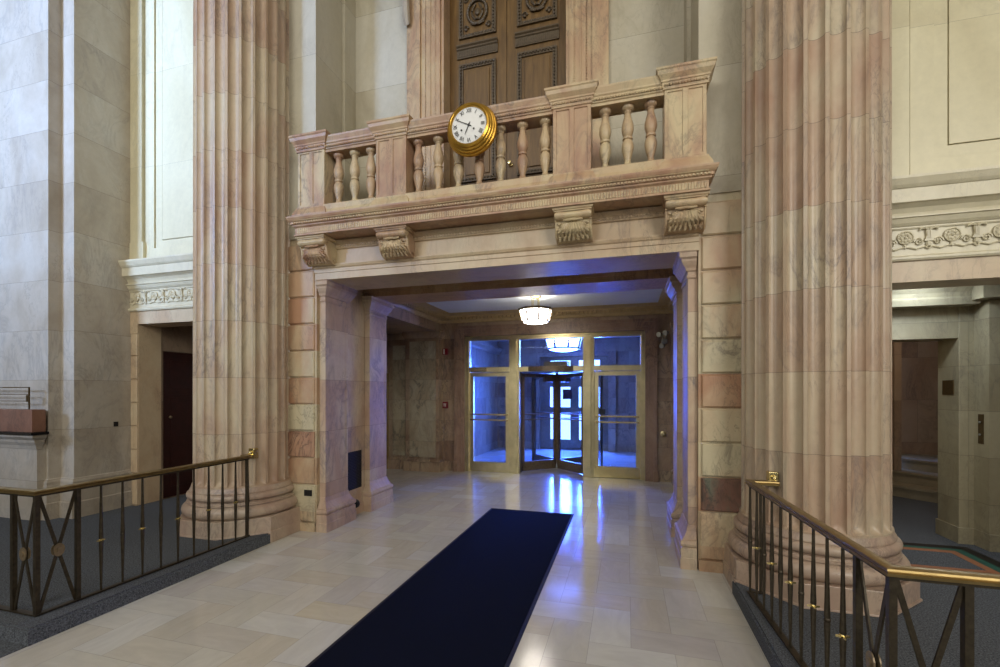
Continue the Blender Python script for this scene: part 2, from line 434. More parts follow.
m_orange_m = marble('orange_marble_block', (152,110,86), (168,128,102), (180,146,118), (80,66,60), .8, 2.6, tilt=1.2)
struct('trim_10', MB().cbox(rel(2.092), rel(3.38), 4.449, 4.5, .553, .852, .012), m_vein, label='dark red and green veined block low on the right pier')
struct('trim_11', MB().cbox(rel(-3.38), rel(-2.092), 4.449, 4.5, .868, 1.167, .012), m_orange_m, label='orange marble block low on the left pier')
# ---- upper piers and recessed wall behind the balcony
up = MB(); up.box(rel(-3.45), rel(-2.07), 4.46, 5.6, 3.45, 9.2)
up.box(rel(-2.07), rel(-2.03), 4.97, 5.6, 3.55, 9.2)
both('wall_front', up, m_upper, 'smooth upper pier left of the balcony', 'smooth upper pier right of the balcony')
rw = MB(); rw.box(rel(-2.03), rel(-1.24), 5.2, 5.6, 3.45, 9.2)
rw.mould([(rel(-2.03), 5.2), (rel(-1.3), 5.2)], [(-.02, 3.6), (.03, 3.6), (.03, 3.9), (.01, 3.95), (-.02, 3.95)])
both('wall_front', rw, m_upper, 'recessed wall panel left of the upper door', 'recessed wall panel right of the upper door')
struct('wall_front', MB().box(rel(-1.24), rel(1.24), 5.46, 5.6, 3.45, 9.2), m_upper, label='wall behind the upper door')

# ---- side bays
bay = MB()
bay.box(rel(-5.015), rel(-4.885), 4.475, 4.78, 0, 2.73)       # jamb strip
z = .11; i = 0
joints = [.11, .545, .86, 1.175, 1.49, 1.805, 2.12, 2.42]
for a, b in zip(joints[:-1], joints[1:]): bay.cbox(rel(-5.005), rel(-4.888), 4.452, 4.5, a+.006, b-.006, .008)
bay.box(rel(-5.015), rel(-4.885), 4.46, 4.78, 2.42, 2.73)
bay.box(rel(-4.885), rel(-3.40), 4.46, 4.78, 2.545, 2.73)
both('wall_front', bay, m_lint, 'jamb and lintel of the left passage opening', 'jamb and lintel of the right passage opening')
fr = MB(); fr.box(rel(-5.015), rel(-3.40), 4.46, 4.98, 2.73, 3.06)
A = [(rel(-5.015), 4.46), (rel(-3.40), 4.46)]
fr.mould(A, [(-.02,2.715),(.02,2.715),(.03,2.73),(.03,2.745),(.012,2.76),(-.02,2.76)])
def motif(mb, cx, y, zc):
    # rosette
    mb.lathe([(.052,0),(.056,.006),(.056,.014),(.048,.018),(.044,.008),(.0,.008)], cx, y, 20, zc, cap=False, axis='-y')
    for k in range(8):
        a = 2*PI*k/8; mb.sphere((cx+.029*math.cos(a), y-.010, zc+.029*math.sin(a)), .014, 6, 4, (1,.7,1))
    mb.sphere((cx, y-.014, zc), .011, 8, 5)
    # spirals either side
    for sg in (-1, 1):
        pts = []
        for k in range(22):
            a = k/21*3.4*PI; r = .033*(1-k/24)
            pts.append((cx+sg*(.090+r*math.cos(a+PI)), y-.007, zc-.040+r*math.sin(a)))
        mb.tube(pts, .0065, 5)
    # hanging bud and base scallop
    mb.sphere((cx, y-.006, zc-.072), .015, 6, 4, (1,.6,1.4))
    mb.tube([(cx-.15+.30*k/12, y-.006, zc-.098+.018*abs(math.cos(k/12*2*PI))) for k in range(13)], .006, 5)
def palm(mb, cx, y, zc):
    mb.prism([(cx-.020,zc+.045),(cx+.020,zc+.045),(cx+.016,zc+.0),(cx+.024,zc-.03),(cx-.024,zc-.03),(cx-.016,zc+.0)], y-.016, y, 'y')
    for k in range(3): mb.box(cx-.014+.011*k, cx-.008+.011*k, y-.021, y-.01, zc-.02, zc+.04)
    for sg in (-1, 1):
        mb.tube([(cx+sg*.004, y-.01, zc+.05), (cx+sg*.03, y-.016, zc+.066), (cx+sg*.055, y-.013, zc+.058), (cx+sg*.062, y-.01, zc+.045)], [.008,.011,.009,.004], 6)
    mb.box(cx-.03, cx+.03, y-.018, y, zc-.042, zc-.032)
    mb.sphere((cx, y-.008, zc-.062), .02, 6, 4, (1,.6,1.2))
    mb.tube([(cx-.025, y-.006, zc-.085), (cx, y-.01, zc-.105), (cx+.025, y-.006, zc-.085)], .006, 5)
x = -4.885
while x < -3.45:
    motif(fr, rel(x), 4.456, 2.905); palm(fr, rel(x+.156), 4.456, 2.91); x += .312
fr.mould(A, [(-.02,2.975),(.008,2.975),(.014,2.985),(.014,2.995),(-.02,2.995)])
fr.mould(A, [(-.02,3.0),(.012,3.0),(.03,3.02),(.045,3.055),(.06,3.06),(.06,3.07),(-.02,3.07)])
both('trim_1', fr, m_frieze, 'carved rosette frieze above the left passage', 'carved rosette frieze above the right passage')
# ribbing under the cornice
cn = MB()
B = [(rel(-5.06), 4.70), (rel(-5.06), 4.46), (rel(-3.40), 4.46)]
B = [(rel(-5.015), 4.46), (rel(-3.40), 4.46)]
cn.box(rel(-5.015), rel(-3.40), 4.46, 4.98, 3.06, 3.40)
cn.mould([(rel(-5.055), 4.50), (rel(-5.055), 4.46), (rel(-3.40), 4.46)], [(-.02,3.07),(.025,3.07),(.032,3.10),(.05,3.135),(.085,3.16),(.105,3.168),(.105,3.275),(.115,3.28),(.13,3.30),(.145,3.335),(.15,3.345),(.15,3.365),(.10,3.385),(-.02,3.39)])
both('trim_2', cn, m_frieze, 'projecting cornice ledge above the left frieze', 'projecting cornice ledge above the right frieze')
# panelled upper wall over each bay
uw = MB(); uw.box(rel(-5.015), rel(-3.40), 4.53, 5.0, 3.385, 9.2)
uw.box(rel(-5.015), rel(-4.81), 4.46, 4.6, 3.385, 9.2); uw.box(rel(-5.015), rel(-4.77), 4.45, 4.6, 3.385, 3.64)
uw.box(rel(-3.67), rel(-3.40), 4.46, 4.6, 3.385, 9.2)
uw.box(rel(-4.78), rel(-3.69), 4.49, 4.6, 3.385, 3.55)
uw.box(rel(-4.78), rel(-4.63), 4.49, 4.6, 3.55, 9.2); uw.box(rel(-3.85), rel(-3.69), 4.49, 4.6, 3.55, 9.2)
uw.box(rel(-4.62), rel(-3.86), 4.51, 4.6, 3.56, 3.65); uw.box(rel(-4.62), rel(-4.51), 4.51, 4.6, 3.65, 9.2); uw.box(rel(-3.95), rel(-3.86), 4.51, 4.6, 3.65, 9.2)
uw.box(rel(-4.50), rel(-3.96), 4.505, 4.6, 3.66, 9.2)
both('wall_front', uw, m_cream, 'panelled cream wall above the left passage', 'panelled cream wall above the right passage')
# projecting side walls with their corner piers
sw = MB(); sw.box(rel(-5.6), rel(-5.015), 3.82, 4.98, 0, 9.2); sw.box(-12, rel(-5.235), 3.69, 4.98, 0, 9.2)
bp = [(-12, 3.69), (rel(-5.235), 3.69), (rel(-5.235), 3.82), (rel(-5.015), 3.82), (rel(-5.015), 4.46)]
sw.mould(bp, [(-.02,.0),(.045,.0),(.045,.30),(.035,.31),(.035,.50),(.028,.52),(.03,.55),(.02,.575),(.006,.59),(-.02,.60)])
both('wall_front', sw, m_gray, 'grey white marble wall projecting on the left', 'grey white marble wall projecting on the right')

# ---- left passage
lp = MB()
lp.box(rel(-5.6), rel(-4.955), 4.78, 5.95, 0, 3.0)
lp.box(rel(-4.955), rel(-4.93), 4.78, 4.84, .11, 2.22); lp.box(rel(-4.955), rel(-4.93), 4.78, 5.9, 2.22, 2.75)
lp.box(rel(-4.955), rel(-4.93), 5.62, 5.9, .11, 2.22)
lp.box(rel(-4.97), rel(-3.4), 5.85, 5.95, .0, 2.75); lp.box(rel(-3.46), rel(-3.40), 4.98, 5.9, .0, 2.75); lp.box(rel(-5.0), rel(-3.4), 4.78, 5.95, 2.75, 2.80)
struct('wall_left', lp, m_dim, label='dim marble walls of the left passage')
d = thing('passage_door', 'dark mahogany panelled door in the left passage', 'door', (rel(-4.945), 5.23, .11))
link('door_leaf', MB().box(rel(-4.954), rel(-4.935), 4.85, 5.57, .115, 2.21), m_dred, d)
mb = MB()
for a, b in ((.25,.85),(.98,1.55),(1.68,2.08)):
    mb.box(rel(-4.936), rel(-4.928), 4.95, 5.47, a+.11-.1, b+.11-.1)
link('panel', mb, m_dred, d, bevel=.004)
link('door_frame', MB().box(rel(-4.952), rel(-4.915), 5.575, 5.62, .115, 2.21), m_cass, d)
mb = MB(); mb.sphere((rel(-4.905), 4.93, 1.27), .022); mb.tube([(rel(-4.93),4.93,1.27),(rel(-4.905),4.93,1.27)], .01)
link('door_knob', mb, m_dbronze, d, smooth=True)

# ---- right passage and stair hall
rp = MB()
rp.box(2.0, rel(4.665), 5.63, 5.94, 2.185, 3.0)                       # wall over opening
rp.cbox(rel(4.665), rel(4.745), 5.62, 5.94, .11, 2.52, .004)
rp.box(rel(4.745), 6, 5.62, 5.94, 0, 3.0)
rp.box(rel(4.785), 6, 5.42, 5.62, .0, 2.52)
rp.box(rel(4.65), rel(4.80), 5.60, 5.95, .11, .27); rp.box(rel(4.775), 6, 5.40, 5.62, .11, .27)
rp.box(rel(4.665), 6, 5.30, 5.64, 2.53, 3.0)
rp.box(rel(3.40), rel(3.46), 4.98, 10, 0, 3.0)
struct('wall_right', rp, m_pass, label='marble walls of the right passage')
cz = MB(); cz.mould([(2.0, 5.62), (rel(4.74), 5.62), (rel(4.74), 5.40), (6, 5.40)][:2], [(-.02,2.50),(.16,2.50),(.17,2.53),(.18,2.56),(.16,2.58),(.17,2.62),(.2,2.66),(.22,2.70),(-.02,2.72)])
struct('trim_3', cz, m_pass, label='stepped cornice over the inner passage opening')
struct('ceiling', MB().box(2.0, 6, 4.78, 5.94, 2.72, 2.78), m_pass, label='ceiling of the right passage')
sh = MB()
sh.box(5.6, 5.7, 5.94, 10, 0, 3); sh.box(2.0, 3.95, 8.3, 8.4, 0, 3); sh.box(3.93, 4.02, 8.22, 8.4, 0, 3); sh.box(3.9, 5.7, 9.0, 9.1, 0, 3); sh.box(2.0, 5.7, 5.94, 9.1, 2.98, 3.05)
struct('wall_right', sh, m_dim, label='dark marble walls of the stair hall')
st = MB()
for k, R in enumerate((2.31, 2.0, 1.70)):
    zt = .27+.165*k
    n = 30; arc = [(5.6+R*math.cos(PI*.9+PI*.55*i/n), 9.3+R*math.sin(PI*.9+PI*.55*i/n)) for i in range(n+1)]+[(5.6, 9.3)]
    st.prism(arc, .11, zt-.03)
    n = 30; arc = [(5.6+(R+.025)*math.cos(PI*.9+PI*.55*i/n), 9.3+(R+.025)*math.sin(PI*.9+PI*.55*i/n)) for i in range(n+1)]+[(5.6, 9.3)]
    st.prism(arc, zt-.03, zt)
t = tag(link('marble_stair', st, m_tread), 'curved grey marble stair seen through the right passage', 'stair')

# ---- entablature over the opening
en = MB(); en.box(rel(-2.07), rel(2.07), 4.46, 5.02, 2.94, 3.45)
Pth = [(rel(-2.07), 4.46), (rel(2.07), 4.46)]
en.mould(Pth, [(-.02,2.94),(.012,2.94),(.012,3.015),(.022,3.02),(.022,3.06),(.035,3.07),(.045,3.095),(.045,3.105),(.0,3.115),(-.02,3.115)])
en.mould(Pth, [(-.02,3.27),(.02,3.28),(.03,3.30),(.03,3.315),(.05,3.335),(.07,3.36),(-.02,3.37)])
k = -2.05
while k < 2.06:
    en.sphere((rel(k), 4.427, 3.305), .013, 6, 4, (.8,1,1)); k += .032
struct('trim_4', en, m_lint, label='marble entablature above the vestibule opening')
bm2 = MB(); bm2.box(rel(-2.07), rel(2.07), 5.0, 5.44, 3.12, 3.3); bm2.box(rel(-2.07), rel(2.07), 5.44, 6.0, 2.94, 3.3)
bm2.mould([(rel(-2.07), 5.44), (rel(2.07), 5.44)], [(-.02,2.94),(.0,2.94),(.0,3.0),(.012,3.005),(.012,3.06),(.03,3.08),(.04,3.12),(-.02,3.125)])
struct('trim_5', bm2, m_beam, label='second marble beam behind the opening')

# ---- vestibule
def alcove(XO):
    vb = MB()
    vb.box(rel(-2.9), rel(-2.28), 6.0, 8.62, 2.86, 3.5)      # side beam
    vb.box(rel(-XO), rel(-2.2), 8.56, 8.75, 0, 2.9)          # back wall of alcove
    vb.box(rel(-2.98), rel(-2.235), 8.40, 8.60, 0, 2.86); vb.box(rel(-min(3.34,XO)), rel(-3.0), 8.52, 8.60, 0, 2.86); vb.box(rel(-XO), rel(-min(3.5,XO)), 8.52, 8.60, 2.0, 2.86)
    vb.box(rel(-XO), rel(-2.9), 6.0, 8.6, 2.86, 2.95); vb.box(rel(-XO-.1), rel(-XO), 5.9, 8.7, 0, 2.95)
    vb.box(rel(-XO), rel(-2.07), 5.96, 6.0, 0, 2.95)
    vb.mould([(rel(-XO),8.53),(rel(-2.98),8.53),(rel(-2.98),8.40),(rel(-2.235),8.40),(rel(-2.235),8.62)], [(-.02,0),(.03,0),(.03,.18),(.04,.19),(.04,.22),(.015,.25),(-.02,.26)])
    vb.mould([(rel(-min(3.2,XO)),8.53),(rel(-2.98),8.53),(rel(-2.98),8.40),(rel(-2.235),8.40),(rel(-2.235),8.62)], [(-.02,2.70),(.012,2.70),(.015,2.73),(.03,2.76),(.05,2.80),(.05,2.86),(-.02,2.87)])
    for xa, xb in ((-2.90,-2.32),):
        vb.box(rel(xa), rel(xb), 8.38, 8.42, .32, 2.62)
    return vb
struct('wall_back', alcove(4.5), m_vest, label='marble alcove wall left of the entrance doors')
struct('wall_back', alcove(3.2).mirror(), m_vest, label='marble alcove wall right of the entrance doors')
m_panel = marble('greenish_panel_marble', (146,130,104), (164,150,122), (174,164,138), (84,80,70), .8, 1.5, zp=.42, z0=.2, joint=.002, tone=.15)
pn = MB(); pn.box(rel(-2.87), rel(-2.30), 8.365, 8.40, .30, 2.66); pn.box(rel(-3.32), rel(-3.03), 8.48, 8.53, .30, 2.60)
struct('wall_back', pn, m_panel, label='pale greenish marble panels left of the entrance screen')
tag(link('alcove_door_frame', MB().box(rel(-3.50), rel(-3.44), 8.46, 8.52, 0, 2.02), m_brass), 'narrow gilt door frame edge at the far left of the alcove', 'door frame')
dw = MB()
dw.box(rel(-2.28), rel(-1.76), 8.62, 8.95, 0, 3.3); dw.box(rel(1.76), rel(2.28), 8.62, 8.95, 0, 3.3); dw.box(rel(-1.76), rel(1.76), 8.62, 8.95, 2.76, 3.3)
struct('wall_back', dw, m_vest, label='marble wall around the bronze entrance screen')
cs = MB()
prof = [(0,.02),(-.02,.03)]
def casing(mb, hx, zt, yy, wd, th):
    for sg in (-1, 1):
        mb.box(rel(sg*hx), rel(sg*(hx+wd)), yy-th, yy+.02, 0, zt+wd)
    mb.box(rel(-hx), rel(hx), yy-th, yy+.02, zt, zt+wd)
casing(cs, 1.76, 2.76, 8.62, .06, .025); casing(cs, 1.82, 2.82, 8.62, .09, .04); casing(cs, 1.91, 2.91, 8.62, .055, .06)
cs.box(rel(-1.99), rel(-1.90), 8.55, 8.63, 0, .2); cs.box(rel(1.99), rel(1.90), 8.55, 8.63, 0, .2)
struct('trim_6', cs, m_cass, label='stepped marble casing framing the entrance screen')
# ceiling and cornice
struct('ceiling', MB().box(rel(-2.3), rel(2.3), 6.0, 8.7, 3.20, 3.3), m_ceil, label='white plaster ceiling panel of the vestibule')
co = MB(); pth = [(rel(-2.28), 6.0), (rel(2.28), 6.0), (rel(2.28), 8.62), (rel(-2.28), 8.62)]
co.mould(pth[::-1], [(-.02,3.04),(-.0,3.04),(.02,3.05),(.03,3.07),(.04,3.088),(.05,3.09),(.05,3.142),(.13,3.146),(.13,3.15),(.15,3.17),(.24,3.175),(.26,3.185),(.32,3.20),(.32,3.21),(-.02,3.21)], closed=True)
def along(x0, y0, x1, y1, st, fn):
    L = math.hypot(x1-x0, y1-y0); n = int(L/st)
    for i in range(n+1): fn(x0+(x1-x0)*i/n, y0+(y1-y0)*i/n)
def egg(x, y): co.box(x-.022, x+.022, y-.022, y+.022, 3.092, 3.142)
along(rel(-2.2), 8.515, rel(2.2), 8.515, .078, egg); along(rel(-2.175), 6.1, rel(-2.175), 8.5, .078, egg); along(rel(2.175), 6.1, rel(2.175), 8.5, .078, egg)
struct('trim_7', co, m_stone, label='tan egg moulded cornice around the vestibule ceiling', smooth=True)

# ---- inner vestibule beyond the doors
iv = MB()
for sg in (-1, 1):
    iv.box(rel(sg*2.2), rel(sg*2.4), 8.95, 12.6, 0, 3.2)
    iv.mould([(rel(sg*2.2), 12.6), (rel(sg*2.2), 8.95)] if sg < 0 else [(rel(sg*2.2), 8.95), (rel(sg*2.2), 12.6)], [(-.02,2.7),(-.06,2.7),(-.08,2.76),(-.14,2.82),(-.14,2.88),(-.02,2.9)])
iv.box(rel(-2.4), rel(-.95), 12.6, 12.75, 0, 3.2); iv.box(rel(.95), rel(2.4), 12.6, 12.75, 0, 3.2); iv.box(rel(-.95), rel(.95), 12.6, 12.75, 2.62, 3.2)
iv.box(rel(-1.15), rel(-.95), 12.5, 12.62, 0, 2.75); iv.box(rel(.95), rel(1.15), 12.5, 12.62, 0, 2.75); iv.box(rel(-1.15), rel(1.15), 12.5, 12.62, 2.62, 2.75)
struct('wall_back', iv, m_vest, label='walls of the inner vestibule beyond the doors')
struct('ceiling', MB().box(rel(-2.4), rel(2.4), 8.95, 12.75, 3.1, 3.2), m_ceil, label='ceiling of the inner vestibule')

# ================================================================== OBJECTS
# ---- big fluted columns
def fluted(cx, cy, ph):
    mb = MB(); NF = 24; R = .507; vs = []
    FS = [0, .19]+[.19+.81*(.5-.5*math.cos(PI*i/10)) for i in range(1, 10)]; NS = len(FS)
    levels = [(.60,0),(.612,0),(.622,.35),(.640,.75),(.665,.96),(.69,1),(1.18,1),(5,1),(8.7,1),(8.78,0),(8.85,0)]
    for z, dep in levels:
        Rz = R*(1-.004*(z-.6)/2)+(.012 if z < .615 else 0)
        for i in range(NF):
            for f in FS:
                a = 2*PI*(i+f-.095)/NF+math.radians(ph)
                if f < .2: r = Rz
                else:
                    q = (f-.19)/.81*2-1; r = Rz-dep*.046*math.sqrt(max(0, 1-q*q))
                vs.append((cx+r*math.cos(a), cy+r*math.sin(a), z))
    n = NF*NS; fs = [(k*n+i, k*n+(i+1) % n, (k+1)*n+(i+1) % n, (k+1)*n+i) for k in range(len(levels)-1) for i in range(n)]
    mb.add(vs, fs); return mb
def torus_prof(r, z0, z1, n=8):
    zc = (z0+z1)/2; h = (z1-z0)/2
    return [(r-h+h*math.cos(-PI/2+PI*i/n), zc+h*math.sin(-PI/2+PI*i/n)) for i in range(n+1)]
def column(sg, label):
    cx, cy = rel(sg*2.896), 4.257
    t = thing('fluted_column', label, 'column', (cx, cy, 0), 'giant fluted columns flanking the opening')
    link('shaft', fluted(cx, cy, 10.7 if sg < 0 else 7.4), m_col, t, smooth=True)
    pr = [(.50,.28),(.56,.28)]+torus_prof(.612,.28,.415)+[(.565,.42),(.565,.435),(.548,.44),(.54,.452),(.545,.46),(.555,.462)]+torus_prof(.568,.465,.54)+[(.535,.545),(.535,.562),(.525,.575),(.52,.60),(.40,.60)]
    link('base', MB().lathe(pr, cx, cy, 72), m_base, t, smooth=True)
    o = MB(); ap = .612
    def octa(a): h = a*math.tan(PI/8); return [(cx+x, cy+y) for x, y in ((-h,-a),(h,-a),(a,-h),(a,h),(h,a),(-h,a),(-a,h),(-a,-h))]
    o.prism(octa(ap), .0, .282); o.prism(octa(ap+.012), 0, .125)
    link('plinth', o, m_base, t, bevel=.006)
    link('capital', MB().lathe([(.50,8.85),(.53,8.86),(.54,8.9),(.66,9.1),(.66,9.2),(.3,9.2)], cx, cy, 40), m_base, t, smooth=True)
column(-1, 'giant fluted marble column left of the balcony')
column(1, 'giant fluted marble column right of the balcony')

# ---- pilasters lining the opening
def pilaster(y0, y1):
    xa, xi = rel(-2.068), rel(-1.99)
    p = [(xa, y0), (xi, y0), (xi, y1), (xa, y1)]
    q = [(rel(-2.055), y0), (xi, y0), (xi, y1), (rel(-2.055), y1)]
    sh = MB(); sh.prism([(xa,y0),(xi,y0),(xi,y1),(xa,y1)], .25, 2.94)
    for a, b in ((y0+.012, y0+.03),): sh.box(xi-.0, xi+.004, y0, y0+.035, .40, 2.72); sh.box(xi, xi+.004, y1-.035, y1, .40, 2.72)
    ba = MB(); ba.prism(p, 0, .2)
    ba.mould(q, [(-.03,0),(.075,0),(.075,.10),(.069,.105),(.069,.19),(.056,.2),(.070,.213),(.076,.235),(.070,.262),(.052,.272),(.044,.285),(.030,.31),(.016,.34),(.005,.39),(-.03,.40)])
    ca = MB(); ca.mould(q, [(-.03,2.70),(.006,2.70),(.012,2.71),(.012,2.725),(.004,2.735),(.004,2.765),(.020,2.77),(.028,2.795),(.046,2.82),(.062,2.85),(.066,2.87),(.084,2.885),(.084,2.925),(.094,2.94),(-.03,2.94)])
    return sh, ba, ca
for (y0, y1, where) in ((4.525, 4.965, 'front'), (5.47, 5.915, 'rear')):
    parts = pilaster(y0, y1)
    for sg, side in ((-1, 'left'), (1, 'right')):
        t = thing('marble_pilaster', '%s marble pilaster on the %s side of the vestibule opening' % (where, side), 'pilaster', (rel(sg*2.0), (y0+y1)/2, 0), 'pilasters lining the vestibule opening')
        for nm, pm in zip(('shaft', 'base', 'capital'), parts):
            link(nm, pm if sg < 0 else pm.mirror(), m_pil, t)
rc = MB(); rc.box(rel(-2.2), rel(-2.06), 4.97, 5.465, 0, 3.13); rc.box(rel(-2.1), rel(-2.03), 5.05, 5.45, 0, .12)
both('wall_left', rc, m_pil, 'marble recess between the left pilasters', 'marble recess between the right pilasters')

# ---- vent grille, floor ring, outlet
g = thing('vent_grille', 'tall dark metal ventilation grille between the left pilasters', 'vent grille', (rel(-2.05), 5.22, .35))
link('grille_frame', MB().box(rel(-2.056), rel(-2.047), 5.0, 5.365, .345, .845), m_grille, g)
mb = MB()
for k in range(24): mb.box(rel(-2.047), rel(-2.038), 5.012, 5.353, .357+k*.0203, .366+k*.0203)
link('louvre', mb, m_grille, g)
mb = MB(); mb.lathe([(.0,-.0),(.055,0),(.055,.03),(.045,.045),(.03,.045),(.028,.02),(0,.02)], rel(-2.0), 5.17, 24, .165, axis='-y')
tag(link('pipe_cap', mb, m_black, smooth=True), 'small round black cap low beside the vent grille', 'pipe cap')
t = thing('wall_outlet', 'black outlet plate low on the left rusticated pier', 'wall outlet', (-3.60, 4.45, .45))
link('plate', MB().box(-3.655, -3.548, 4.444, 4.452, .415, .485), m_black, t, bevel=.003)
mb = MB(); [mb.box(-3.63+dx, -3.605+dx, 4.439, 4.444, .435, .465) for dx in (0, .035)]
link('socket', mb, m_grille, t)

# ---- runner carpet
t = thing('runner_carpet', 'long navy runner carpet on the floor leading to the doors', 'carpet', (-1.26, 2.5, 0))
mb = MB(); mb.prism([(-1.835,-2.5),(-.70,-2.5),(-.705,5.985),(-1.80,5.985)], .006, .013)
link('pile', mb, m_runner, t)
mb = MB(); mb.prism([(-1.862,-2.53),(-.673,-2.53),(-.678,6.01),(-1.828,6.01)], 0.0005, .007)
link('rubber_edge', mb, m_runedge, t)

# ---- balcony
bal = thing('stone_balcony', 'pink marble balcony with turned balusters above the vestibule opening', 'balcony', (XM, 4.46, 3.365))
ZF[0] = balcony_heights
sl = MB(); sl.box(rel(-2.10), rel(2.10), 4.18, 4.47, 3.37, 3.59); sl.box(rel(-2.03), rel(2.03), 4.46, 5.2, 3.45, 3.59)
bp = [(rel(-2.10), 4.47), (rel(-2.10), 4.18), (rel(2.10), 4.18), (rel(2.10), 4.47)]
sl.mould(bp, [(-.03,3.365),(.02,3.365),(.02,3.378),(.008,3.385),(.008,3.468),(.016,3.475),(.03,3.485),(.03,3.50),(.045,3.505),(.045,3.532),(.055,3.538),(.068,3.555),(.078,3.578),(.08,3.592),(.0,3.60),(-.03,3.60)])
link('cornice_slab', sl, m_bal, bal)
fl = MB(); k = -2.085
while k < 2.09: fl.cbox(rel(k), rel(k+.0205), 4.164, 4.18, 3.392, 3.462, .005); k += .0255
link('fluted_band', fl, m_bal, bal)
dn = MB(); k = -2.12
while k < 2.12: dn.cbox(rel(k), rel(k+.02), 4.122, 4.15, 3.507, 3.531, .004); k += .031
dn.mould([(rel(-2.10), 4.18), (rel(2.10), 4.18)], [(.03,3.531),(.06,3.537),(.066,3.548),(.03,3.552)])
link('dentil_band', dn, m_bal, bal)
def pier_mb(x0, x1, y0=4.2, y1=4.42):
    s = MB(); s.box(x0, x1, y0+.008, y1, 3.70, 4.34)
    w = x1-x0; m = (x0+x1)/2
    for a, b in ((x0, x0+.03), (x1-.03, x1), (m-.022, m+.022)): s.box(a, b, y0-.002, y0+.02, 3.72, 4.34)
    s.box(x0, x1, y0-.002, y0+.02, 3.72, 3.745); s.box(x0, x1, y0-.002, y0+.02, 4.31, 4.34)
    ring = [(x0, y1), (x0, y0), (x1, y0), (x1, y1)]
    b = MB(); b.prism(ring, 3.59, 3.72)
    b.mould(ring, [(-.03,3.59),(.045,3.59),(.045,3.63),(.035,3.66),(.015,3.70),(.015,3.712),(.0,3.72),(-.03,3.72)])
    c = MB(); c.prism(ring, 4.33, 4.50)
    c.mould(ring, [(-.03,4.325),(.012,4.33),(.012,4.345),(.022,4.385),(.03,4.39),(.03,4.405),(.055,4.44),(.062,4.47),(.07,4.48),(.07,4.498),(-.03,4.505)])
    n = int((w+.03)/.024)
    for i in range(n): c.sphere((x0-.01+(w+.02)*(i+.5)/n, y0-.022, 4.365), .013, 6, 4)
    for sgx, xx in ((-1, x0), (1, x1)):
        for i in range(8): c.sphere((xx+sgx*.022, y0+.01+.026*i, 4.365), .013, 6, 4)
    return s, b, c
for x0, x1 in ((-2.097,-1.755),(-1.115,-.765),(.765,1.115),(1.755,2.097)):
    s, b, c = pier_mb(rel(x0), rel(x1))
    o = link('pier', s, m_bal, bal, bevel=.003); link('pier_base', b, m_bal, o); link('pier_cap', c, m_bal, o)
    ORG[o.name] = tuple(bal.location)
for x0, x1 in ((-1.755,-1.115),(-.765,.765),(1.115,1.755)):
    r = MB(); r.box(rel(x0-.02), rel(x1+.02), 4.215, 4.40, 4.305, 4.45)
    r.mould([(rel(x0), 4.215), (rel(x1), 4.215)], [(-.02,4.30),(.0,4.30),(.0,4.325),(.012,4.33),(.018,4.375),(.028,4.385),(.03,4.40),(.045,4.44),(.048,4.455),(-.02,4.46)])
    r.mould([(rel(x1), 4.40), (rel(x0), 4.40)], [(-.02,4.30),(.0,4.30),(.0,4.36),(.03,4.40),(.048,4.455),(-.02,4.46)])
    n = int((x1-x0)/.024)
    for i in range(n): r.sphere((rel(x0+(x1-x0)*(i+.5)/n), 4.192, 4.352), .0135, 6, 4)
    link('hand_rail', r, m_bal, bal)
    r = MB(); r.box(rel(x0-.02), rel(x1+.02), 4.195, 4.42, 3.59, 3.70)
    r.mould([(rel(x0), 4.195), (rel(x1), 4.195)], [(-.02,3.59),(.03,3.59),(.03,3.62),(.012,3.66),(.012,3.715),(.0,3.725),(-.02,3.725)])
    link('rail_plinth', r, m_bal, bal)
bprof = [(.0,0),(.058,0),(.058,.022),(.052,.032),(.036,.045),(.028,.07),(.027,.085),(.040,.125),(.052,.175),(.055,.205),(.050,.24),(.040,.262),(.034,.270),(.044,.276),(.046,.285),(.044,.294),(.034,.30),(.042,.315),(.052,.345),(.056,.375),(.052,.41),(.040,.455),(.030,.495),(.029,.515),(.034,.52),(.036,.525),(.030,.532),(.032,.538),(.052,.55),(.056,.56),(.056,.585),(0,.59)]
first = None
for x in (-1.645,-1.442,-1.24,-.673,-.448,-.224,0,.224,.448,.673,1.24,1.442,1.645):
    if first is None:
        bal_b = MB().lathe(bprof, XM+x, 4.305, 28, 3.722)
        first = link('baluster', bal_b, m_bal, bal, smooth=True); first_x = x
    else:
        inst(first, (x-first_x, 0, 0), bal)
